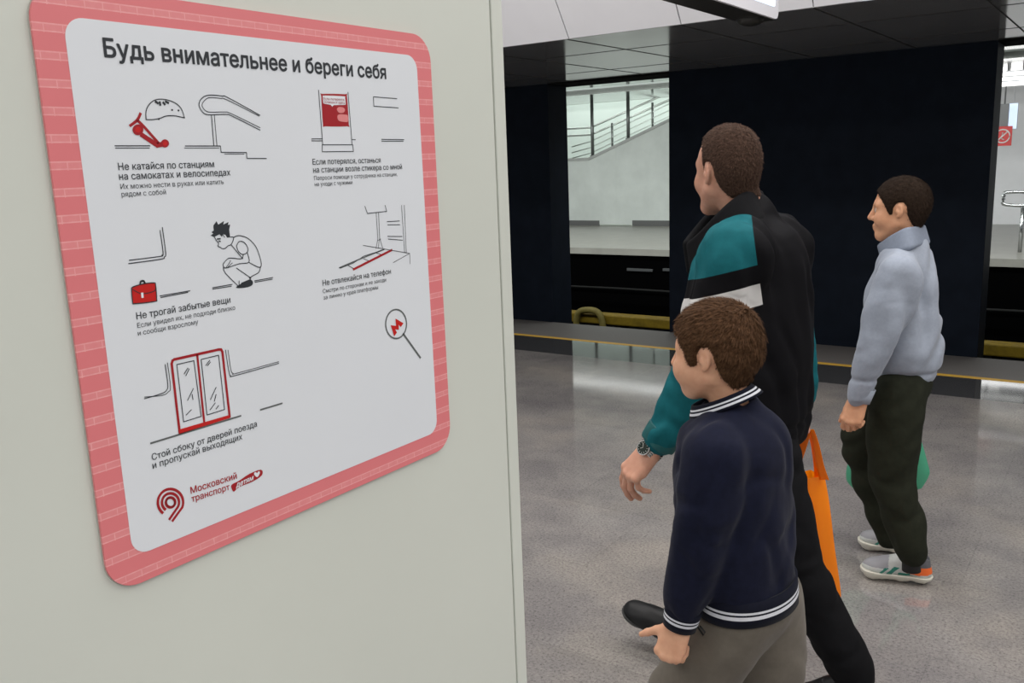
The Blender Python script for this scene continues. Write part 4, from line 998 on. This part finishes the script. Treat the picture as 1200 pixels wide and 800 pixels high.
    ct = (F.grid()[0]-cc[0])*cdir[0]+(F.grid()[1]-cc[1])*cdir[1]+(F.grid()[2]-cc[2])*cdir[2]
    F.F = np.maximum(F.F, np.maximum(ct-.030, -ct-.022+.012*wn(F.grid(), .09, 4)).astype(np.float32))
    F.F += (folds(F.grid(), .05, 3)*.003).astype(np.float32)
    garment(jk, 'cuff', F, vary(mat('teal_cuff', (.006, .085, .09), .6, spec=.4), (.006, .085, .09), .1, 40))
    # collar
    T = [(889, 229, 2.56), (874, 231, 2.44), (854, 246, 2.39), (833, 267, 2.38), (811, 287, 2.42), (806, 285, 2.52), (834, 252, 2.62), (872, 231, 2.64)]
    B = [(894, 252, 2.58), (886, 257, 2.41), (863, 271, 2.36), (838, 292, 2.36), (816, 312, 2.41), (812, 314, 2.52), (846, 272, 2.65), (887, 254, 2.67)]
    T = smooth_pts3([J(*p) for p in T+[T[0]]], 16); B = smooth_pts3([J(*p) for p in B+[B[0]]], 16)
    k0 = 6*5-2
    F = Field(*bounds(T+B, .04), .0034)
    for i, (a, b) in enumerate(zip(T, B)):
        if 16*4+2 < i < 16*5-2: continue
        F.add(rc(a, b, .010, .014), .012)
    garment(jk, 'collar', F, cloth('black_collar', (.004, .004, .005)))
    bm = BM(); p, q = J(812, 312, 2.44), J(822, 515, 2.42)
    # trousers
    F = Field(*bounds([hip, hL, kL, aL, hR, kR, aR], .15), .0042)
    F.add(ell(hip+A3((0, 0, .03)), (.135, .17, .13)), 0)
    lg = cpts([hL, along(hL, kL, .5), kL, J(972, 735, 2.41), J(1001, 788, 2.42)], 3); chain(F, lg, np.interp(np.linspace(0, 1, len(lg)), [0, .3, .5, .75, 1], [.106, .094, .074, .062, .058]), .03)
    lr = cpts([hR, along(hR, kR, .5), kR, aR+A3((0, 0, -.01))], 3); chain(F, lr, np.interp(np.linspace(0, 1, len(lr)), [0, .5, 1], [.105, .08, .06]), .03)
    G = F.grid(); F.F += (folds(G, .10, 21, (.5, .5, 1))*.006+wn(G, .2, 2)*.003).astype(np.float32)
    garment(root, 'trousers', F, TR_BLACK)
    blk = mat('black_leather', (.008, .008, .009), .5, spec=.3); SM = {'upper': blk, 'sole': mat('black_sole', (.02, .02, .02), .6), 'laces': mat('black_lace', (.03, .03, .032), .7)}
    hr = hr
    shoe(root, hr, (-.98, .08), -.30, .30, SM, True, 1)
    hl = A3((aL[0]+.065, aL[1], 0.095)); shoe(root, hl, (-.985, .05), .33, .30, SM, True, 2)
    # wristwatch
    w0 = J(757.5, 529, 2.165); nrm = A3((-.30, -.93, .22)); nrm /= np.linalg.norm(nrm); ad = dl/np.linalg.norm(dl)
    ctr = J(763, 527, 2.195); bm = BM(); ring = []
    e1 = nrm-ad*(nrm@ad); e1 /= np.linalg.norm(e1); e2 = np.cross(ad, e1)
    for i in range(25): t = 2*math.pi*i/24; ring.append(ctr+e1*math.cos(t)*.030+e2*math.sin(t)*.034)
    for off in (-.007, 0, .007): tube(bm, [r_+ad*off for r_ in ring[:-1]], .0045, 8, closed=True)
    wt = from_bm('wristwatch', bm, mat('watch_steel', (.5, .5, .48), .25, metal=1.0), root)
    p = ctr+e1*.032; bm = BM(); cyl(bm, p, p+e1*.008, .0215, 32); from_bm('watch_case', bm, mat('watch_steel', (.5, .5, .48), .25, metal=1.0), wt)
    bm = BM(); cyl(bm, p+e1*.0075, p+e1*.0092, .0182, 32); from_bm('watch_dial', bm, mat('watch_dial', (.02, .03, .025), .15), wt)
    bm = BM(); c = p+e1*.0094
    for a_, l_ in ((.6, .009), (2.4, .013)): tube(bm, [c, c+(ad*math.cos(a_)+e2*math.sin(a_))*l_], .0007, 6)
    for k in range(12): a_ = k*math.pi/6; tube(bm, [c+(ad*math.cos(a_)+e2*math.sin(a_))*.0135, c+(ad*math.cos(a_)+e2*math.sin(a_))*.0165], .0006, 6)
    from_bm('watch_hands', bm, mat('watch_mark', (.6, .6, .55), .4), wt)
build_man()

# ------------------------------------------------------------------ the boy in front
def build_boy():
    Yc = 1.8; fd = (-1.0, .06); fp = J(870, 800, Yc)
    root = empty('person', (float(fp[0]), Yc, 0), 'short boy in a navy sweatshirt with white striped trim and taupe trousers, nearest the camera', 'person')
    H = Frame(J(838, 415, 1.8), (-1.0, .05), .06, 0, .88)
    nb = J(855, 482, 1.81)
    shL, elL, wrL = J(838, 532, 1.665), J(823, 622, 1.64), J(797, 729, 1.63)
    shR, elR, wrR = J(875, 520, 1.94), J(888, 600, 1.97), J(880, 680, 1.97)
    hip = J(880, 700, 1.8)
    hx, hz = float(hip[0]), float(hip[2])
    hL, kL, aL = A3((hx-.01, 1.742, hz-.02)), A3((hx-.155, 1.73, hz-.30)), A3((hx-.17, 1.73, .075))
    hR, kR, aR = A3((hx+.01, 1.865, hz-.02)), A3((hx+.03, 1.87, hz-.31)), A3((hx+.17, 1.87, .10))
    wl = J(795, 733, 1.625); dl = J(782, 770, 1.605)-wl
    handL = (wl, dl, (-.10, -.98, .30), (-1, 0, .2), .80, [[1.05, 1.2, .7], [1.15, 1.2, .7], [1.2, 1.25, .7], [1.25, 1.25, .7]], (.95, .05, .10))
    handR = (wrR, (0, 0, -1), (0, 1, 0), (-1, 0, 0), .8, [[.4, .5, .3]]*4, (.5, .3, .3))
    core = body_skin(root, H, nb, [J(862, 520, 1.8), J(866, 610, 1.8), hip], [([shL, elL, wl], [.034, .030, .022]), ([shR, elR, wrR], [.034, .030, .022])], [([hL, kL, aL], [.055, .045, .034]), ([hR, kR, aR], [.055, .045, .034])], [handL, handR], SKIN_B, 1.0, .0030, 1.03)
    line = [(.16, .22), (.16, .068), (.093, .060), (.074, .044), (.058, .020), (.044, -.012), (.028, -.024), (.010, -.018), (.006, .010), (-.006, .026), (-.020, .027), (-.027, .012), (-.029, -.020), (-.038, -.054), (-.056, -.084), (-.2, -.080), (-.2, .22)]
    hair_obj(core, H, 'hair', .0085, line, HAIR_B, root, 11000, .013, .28, 5, .005, .0020, -.003)
    brows_eyes(H, root, HAIR_B, 1)
    rows = [(464, 838, 880), (474, 832, 888), (486, 822, 902), (498, 808, 914), (512, 801, 922), (535, 799, 926), (570, 800, 927), (605, 803, 928), (640, 807, 929), (668, 812, 930), (684, 820, 931), (692, 823, 931)]
    secs = []
    for y, xl, xr in rows:
        p, q = J(xl, y, Yc), J(xr, y, Yc); w = np.linalg.norm((q-p)[:2])/2*.96; c = (p+q)/2; secs.append((c[2], c[0], c[1], w/1.05, w*1.32))
    F = Field(*bounds([shL, wrL, shR, wrR, J(930, 690, 1.95), J(850, 470, 1.7)], .11), .0034)
    F.add(loft(secs, fd, 2.25, .018), 0)
    F.add(rc(nb+A3((0, 0, -.015)), shL, .048, .058), .04); F.add(rc(nb+A3((0, 0, -.015)), shR, .048, .058), .04)
    aL_ = cpts([shL, along(shL, elL, .5), elL, along(elL, wrL, .50), along(elL, wrL, .80)], 3); ra = np.interp(np.linspace(0, 1, len(aL_)), [0, .25, .5, .8, 1], [.062, .061, .056, .046, .036]); chain(F, aL_, ra, .018)
    aR_ = cpts([shR, elR, wrR], 3); chain(F, aR_, np.interp(np.linspace(0, 1, len(aR_)), [0, .5, 1], [.06, .052, .036]), .018)
    F.cut(rc(nb+A3((0, 0, .0)), nb+A3((0, 0, .12)), .052, .056), .008)
    G = F.grid(); F.F += (folds(G, .08, 31, (.8, .8, .8))*.0065+wn(G, .18, 8)*.002).astype(np.float32)
    sw, _ = garment(root, 'sweatshirt', F, NAVY)
    RM = [NAVY_RIB, WHITE_RIB]
    fr, nr_, bk = J(813, 484, 1.79), J(847, 477, 1.735), J(886, 458, 1.81); C = (fr+bk)/2
    upv = np.cross(bk-fr, nr_-C); upv /= np.linalg.norm(upv); upv = upv if upv[2] > 0 else -upv
    ring_band(sw, 'collar', C-upv*.006, (fr-C)*1.08, (nr_-C)*1.08, upv, [(.005, 0), (.0095, 1), (.013, 0), (.0165, 1), (.024, 0)], RM, (1.10, .90), .004)
    wd = wl-elL; wd /= np.linalg.norm(wd); c0 = along(elL, wrL, .975); e1 = np.cross(wd, (0, 1, 0)); e1 /= np.linalg.norm(e1); e2 = np.cross(wd, e1)
    ring_band(sw, 'cuff', c0+wd*.013, e1*.0365, e2*.0365, -wd, [(.016, 0), (.022, 1), (.0255, 0), (.0300, 1), (.046, 0)], RM, (1.0, 1.12), .004)
    zb = J(880, 697, Yc); s0 = secs[0]; so = sorted(secs)[0]
    ring_band(sw, 'hem_band', (so[1], so[2], zb[2]-.010), A3((-so[3], .06*so[3], 0))*1.08, A3((.06*so[4], so[4], 0))*1.08, (0, 0, 1), [(.017, 0), (.025, 1), (.029, 0), (.034, 1), (.056, 0)], RM, (1.02, .97), .006, 96)
    F = Field(*bounds([hip, hL, kL, aL, hR, kR, aR], .14), .0036)
    F.add(ell(hip+A3((0, 0, -.01)), (.094, .118, .10)), 0)
    lg = cpts([hL, along(hL, kL, .5), kL, aL], 3); chain(F, lg, np.interp(np.linspace(0, 1, len(lg)), [0, .33, .66, 1], [.078, .080, .070, .052]), .025)
    lr = cpts([hR, along(hR, kR, .5), kR, aR], 3); chain(F, lr, np.interp(np.linspace(0, 1, len(lr)), [0, .33, .66, 1], [.084, .080, .068, .052]), .025)
    G = F.grid(); F.F += (folds(G, .09, 41, (.7, .7, 1))*.0045+wn(G, .16, 4)*.002).astype(np.float32)
    tr, _ = garment(root, 'trousers', F, TAUPE)
    bm = BM(); tube(bm, [J(*p) for p in ((812, 728, 1.655), (818, 735, 1.65), (824, 744, 1.648), (826, 741, 1.645), (820, 733, 1.648))], .0022, 6); from_bm('drawstring', bm, mat('dark_cord', (.01, .01, .01), .7), tr)
    SM = {'upper': mat('boy_shoe', (.02, .02, .022), .5), 'sole': mat('boy_sole', (.4, .4, .4), .6), 'laces': mat('boy_lace', (.3, .3, .3), .7)}
    shoe(root, (aL[0]+.05, aL[1], 0.002), (-1, 0), 0, .225, SM, True, 3); shoe(root, (aR[0]+.055, aR[1], .045), (-1, 0), .2, .225, SM, True, 4)
build_boy()

# ------------------------------------------------------------------ the older boy behind
def build_older():
    Yc = 3.5; fd = (-1.0, .0); fp = J(1058, 670, Yc)
    root = empty('person', (float(fp[0]), Yc, 0), 'tall boy in a pale grey-blue zip-neck sweatshirt and dark olive trousers, standing furthest right', 'person')
    H = Frame(J(1055, 246, 3.5), (-1.0, -.03), .03, 0, .92)
    nb = J(1061, 289, 3.51)
    shL, elL, wrL = J(1053, 322, 3.335), J(1031, 395, 3.30), J(1007, 468, 3.28)
    shR, elR, wrR = J(1068, 318, 3.66), J(1062, 395, 3.70), J(1048, 462, 3.71)
    hip = J(1057, 446, 3.5)
    hL, kL, aL = J(1050, 462, 3.42), J(1046, 560, 3.40), J(1069, 652, 3.40)
    hR, kR, aR = J(1046, 462, 3.58), J(1010, 528, 3.60), J(1044, 632, 3.61)
    wl = J(1006, 469, 3.275); dl = J(998, 492, 3.26)-wl
    handL = (wl, dl, (-.12, -.98, .15), (-1, 0, .1), .92, [[.5, .7, .5], [.7, .8, .5], [.85, .9, .5], [.95, .9, .5]], (.35, .35, .25))
    handR = (wrR, (0, 0, -1), (0, 1, 0), (-1, 0, 0), .9, [[1.2, 1.2, .8]]*4, (.2, .9, .3))
    core = body_skin(root, H, nb, [J(1060, 320, 3.5), J(1059, 390, 3.5), hip], [([shL, elL, wl], [.04, .035, .024]), ([shR, elR, wrR], [.04, .035, .024])], [([hL, kL, aL], [.06, .05, .036]), ([hR, kR, aR], [.06, .05, .036])], [handL, handR], SKIN_G, .35, .0034, 1.0)
    line = [(.15, .22), (.15, .078), (.092, .072), (.072, .054), (.054, .026), (.038, -.010), (.026, -.022), (.010, -.018), (.006, .010), (-.006, .026), (-.022, .027), (-.029, .014), (-.031, -.018), (-.042, -.052), (-.060, -.082), (-.2, -.078), (-.2, .22)]
    hair_obj(core, H, 'hair', .005, line, HAIR_G, root, 7000, .007, .35, 9, .004, .001, -.003)
    brows_eyes(H, root, HAIR_G, .4)
    rows = [(280, 1050, 1076), (286, 1044, 1080), (292, 1038, 1086), (302, 1031, 1091), (318, 1024, 1097), (345, 1018, 1101), (385, 1017, 1102), (412, 1020, 1102), (428, 1024, 1099), (441, 1029, 1091), (449, 1031, 1084)]
    secs = []
    for y, xl, xr in rows:
        p, q = J(xl, y, Yc), J(xr, y, Yc); w = np.linalg.norm((q-p)[:2])/2*.97; c = (p+q)/2; secs.append((c[2], c[0], c[1], w, w*1.22))
    F = Field(*bounds([shL, wrL, shR, wrR, J(1105, 450, 3.6), J(1060, 270, 3.4)], .12), .0042)
    F.add(loft(secs, fd, 2.3, .025), 0)
    F.add(rc(nb, shL, .055, .066), .045); F.add(rc(nb, shR, .055, .066), .045)
    a1 = cpts([shL, along(shL, elL, .5), elL, along(elL, wrL, .5), along(elL, wrL, .93)], 3); chain(F, a1, np.interp(np.linspace(0, 1, len(a1)), [0, .25, .5, .75, 1], [.072, .072, .068, .057, .040]), .009)
    a2 = cpts([shR, elR, wrR], 3); chain(F, a2, np.interp(np.linspace(0, 1, len(a2)), [0, .5, 1], [.072, .062, .042]), .02)
    G = F.grid(); F.F += (folds(G, .13, 51, (1, 1, .35))*.017+wn(G, .25, 6)*.004+folds(G, .06, 16, (.7, .7, 1))*.0015).astype(np.float32)
    zg = J(1060, 432, Yc)[2]; F.F += (np.exp(-((G[2]-zg)/.010)**2)*.008).astype(np.float32)
    sw, _ = garment(root, 'sweatshirt', F, GREYBLUE)
    T = [(1081, 267, 3.53), (1064, 270, 3.42), (1046, 279, 3.43), (1035, 287, 3.47), (1033, 288, 3.53), (1048, 277, 3.58), (1070, 267, 3.59)]
    B = [(1085, 283, 3.54), (1068, 288, 3.40), (1049, 296, 3.41), (1038, 300, 3.46), (1037, 300, 3.54), (1052, 292, 3.60), (1074, 283, 3.61)]
    T = smooth_pts3([J(*p) for p in T+[T[0]]], 14); B = smooth_pts3([J(*p) for p in B+[B[0]]], 14)
    F = Field(*bounds(T+B, .03), .0032)
    for a, b in zip(T, B): F.add(rc(a, b, .008, .010), .010)
    garment(sw, 'collar', F, GREYCOL)
    wd = wl-elL; wd /= np.linalg.norm(wd); c0 = along(elL, wrL, .97); e1 = np.cross(wd, (0, 1, 0)); e1 /= np.linalg.norm(e1); e2 = np.cross(wd, e1)
    ring_band(sw, 'cuff', c0+wd*.012, e1*.039, e2*.039, -wd, [(.02, 0), (.055, 0)], [GREYBLUE], (1.0, 1.12), .004)
    F = Field(*bounds([hip, hL, kL, aL, hR, kR, aR], .13), .0042)
    F.add(ell(hip+A3((0, 0, -.01)), (.105, .145, .11)), 0)
    lg = cpts([hL, along(hL, kL, .5), kL, J(1062, 620, 3.40), J(1069, 650, 3.40)], 3); chain(F, lg, np.interp(np.linspace(0, 1, len(lg)), [0, .3, .5, .8, 1], [.095, .084, .073, .056, .044]), .03)
    lr = cpts([hR, along(hR, kR, .5), kR, aR], 3); chain(F, lr, np.interp(np.linspace(0, 1, len(lr)), [0, .5, .75, 1], [.095, .080, .060, .046]), .03)
    G = F.grid(); F.F += (folds(G, .11, 61, (.7, .7, .8))*.008+wn(G, .2, 14)*.003).astype(np.float32)
    garment(root, 'trousers', F, OLIVE)
    bm = BM(); cyl(bm, J(1068, 646, 3.40), J(1068, 668, 3.40), .034, 16); from_bm('sock', bm, mat('black_sock', (.008, .008, .008), .8), root)
    SM = {'upper': vary(mat('sneaker_white', (.50, .52, .50), .5), (.50, .52, .50), .12, 25), 'sole': vary(mat('sneaker_sole', (.62, .60, .52), .55), (.62, .60, .52), .08, 12), 'laces': mat('sneaker_lace', (.60, .62, .60), .7)}
    teal = mat('sneaker_teal', (.02, .20, .15), .5); org = mat('sneaker_orange', (.75, .13, .02), .5)
    grey = mat('sneaker_grey', (.28, .28, .30), .6)
    def panels(c):
        return [(grey, lambda a, b, z: (a > .175) & (z > .066)), (c, lambda a, b, z: (a < .105) & (z > .052+.10*np.abs(a-.07)) & (z < .088)), (teal, lambda a, b, z: ((a+z*.9 > .200) & (a+z*.9 < .222) & (z < .078)) | ((a+z*.9 > .236) & (a+z*.9 < .250) & (z < .070)) | ((a > .09) & (a < .135) & (z < .056))),
                (mats_dark, lambda a, b, z: (a < .10) & (z >= .088))]
    mats_dark = mat('sneaker_collar', (.10, .10, .11), .8)
    def sm(c): d = dict(SM); d['panels'] = panels(c); return d
    hp = on_z(1093, 686); shoe(root, (hp[0], hp[1], 0), (-.985, -.17), 0, .258, sm(org), True, 5, 1.0)
    hp = on_z(1084, 653); shoe(root, (hp[0], hp[1], 0), (-.99, -.10), 0, .258, sm(teal), True, 6, 1.0)
build_older()

# ------------------------------------------------------------------ carrier bags
def plastic(name, col, tr=.35):
    M = mat(name, col, .35, spec=.5); nt = M.node_tree; out = nt.nodes['Material Output']; t = nt.nodes.new('ShaderNodeBsdfTranslucent'); t.inputs[0].default_value = (*col, 1)
    mx = nt.nodes.new('ShaderNodeMixShader'); mx.inputs[0].default_value = tr; L(M, bsdf(M).outputs[0], mx.inputs[1]); L(M, t.outputs[0], mx.inputs[2]); L(M, mx.outputs[0], out.inputs['Surface']); return M
def carrier_bag(name, label, Y, left, right, top_y, bottom, straps, M, bulge, seed, group=None, hand_y=None):
    """pouch between two edge curves (left/right pixel points on plane Y), bulging both ways; straps gather at the hand"""
    Lc = smooth_pts3([J(x, y, Y) for x, y in left], 6); Rc = smooth_pts3([J(x, y, Y) for x, y in right], 6); n = len(Lc); mU = 26
    base = (Lc[-1]+Rc[-1])/2; t = empty(name, base, label, 'bag', group)
    bm = BM(); r = np.random.default_rng(seed); fr = []
    ph = r.uniform(0, 6, 5)
    for sdn in (1, -1):
        g = []
        for j in range(n):
            v = j/(n-1); row = []
            for i in range(mU+1):
                u = i/mU; p = Lc[j]*(1-u)+Rc[j]*u; prof_ = math.sin(math.pi*u)**.6*(.25+.75*math.sin(math.pi*min(1, .18+.80*v))**.7)
                wr = .006*math.sin(9*u+3*v+ph[0])+.004*math.sin(17*u-5*v+ph[1])+.003*math.sin(25*u+2*v+ph[2]); wr *= math.sin(math.pi*u)
                sag = -.012*math.sin(math.pi*u)*v*v
                row.append(bm.verts.new(p+A3((0, -sdn*(bulge*prof_+.0006)+wr, sag))))
            g.append(row)
        for j in range(n-1):
            for i in range(mU):
                q = (g[j][i], g[j+1][i], g[j+1][i+1], g[j][i+1]); f = bm.faces.new(q if sdn > 0 else q[::-1]); f.smooth = True
        fr.append(g)
    for i in range(mU): bm.faces.new((fr[0][-1][i], fr[1][-1][i], fr[1][-1][i+1], fr[0][-1][i+1]))
    for j in range(n-1):
        bm.faces.new((fr[0][j][0], fr[1][j][0], fr[1][j+1][0], fr[0][j+1][0])); bm.faces.new((fr[0][j][-1], fr[0][j+1][-1], fr[1][j+1][-1], fr[1][j][-1]))
    from_bm('bag_body', bm, M, t)
    for pts, w0, w1, dy in straps:
        P = smooth_pts3([J(x, y, Y+dy if (hand_y is None) else hand_y+(Y+dy-hand_y)*i/(len(pts)-1)) for i, (x, y) in enumerate(pts)], 6); bm = BM(); rows = []
        for i, p in enumerate(P):
            a, b = P[max(i-1, 0)], P[min(i+1, len(P)-1)]; tg = (b-a)/np.linalg.norm(b-a); sdv = np.cross(tg, (0, 1, 0)); sdv /= np.linalg.norm(sdv); w = w0+(w1-w0)*i/(len(P)-1)
            rows.append([bm.verts.new(p+sdv*w*c+A3((0, d, 0))) for c, d in ((-1, .0), (-.4, -.004), (.3, .002), (1, -.003), (1, .0), (.3, .004), (-.4, -.002), (-1, .002))])
        for A, B in zip(rows[:-1], rows[1:]):
            for i in range(8): f = bm.faces.new((A[i], A[(i+1) % 8], B[(i+1) % 8], B[i])); f.smooth = True
        bmesh.ops.recalc_face_normals(bm, faces=bm.faces); from_bm('handle', bm, M, t)
ORANGE = plastic('orange_plastic', (1.0, .33, .008), .45); GREEN = plastic('green_plastic', (.12, .50, .32), .5)
carrier_bag('carrier_bag', 'orange plastic carrier bag hanging from the hand of the man in the track jacket', 2.86,
    [(921, 556), (918, 590), (914, 640), (912, 690), (914, 703)], [(966, 556), (972, 590), (978, 640), (985, 690), (985, 702)], 556, 700,
    [([(951, 503), (956, 520), (961, 545), (966, 562)], .008, .016, -.02), ([(946, 506), (938, 528), (931, 545), (926, 566)], .012, .022, -.02), ([(949, 504), (954, 522), (958, 545), (960, 566)], .008, .016, .03), ([(944, 507), (936, 528), (932, 548), (930, 568)], .010, .020, .03)], ORANGE, .055, 1, None, 2.76)
carrier_bag('carrier_bag', 'thin green plastic carrier bag behind the legs of the tall boy in grey', 3.82,
    [(1018, 505), (1002, 525), (993, 545), (992, 562), (1000, 572)], [(1068, 494), (1078, 512), (1087, 542), (1089, 556), (1080, 572)], 500, 572,
    [([(1047, 484), (1058, 488), (1067, 500)], .012, .022, -.01), ([(1046, 484), (1037, 492), (1024, 508)], .012, .022, -.01)], GREEN, .07, 2, None, 3.715)
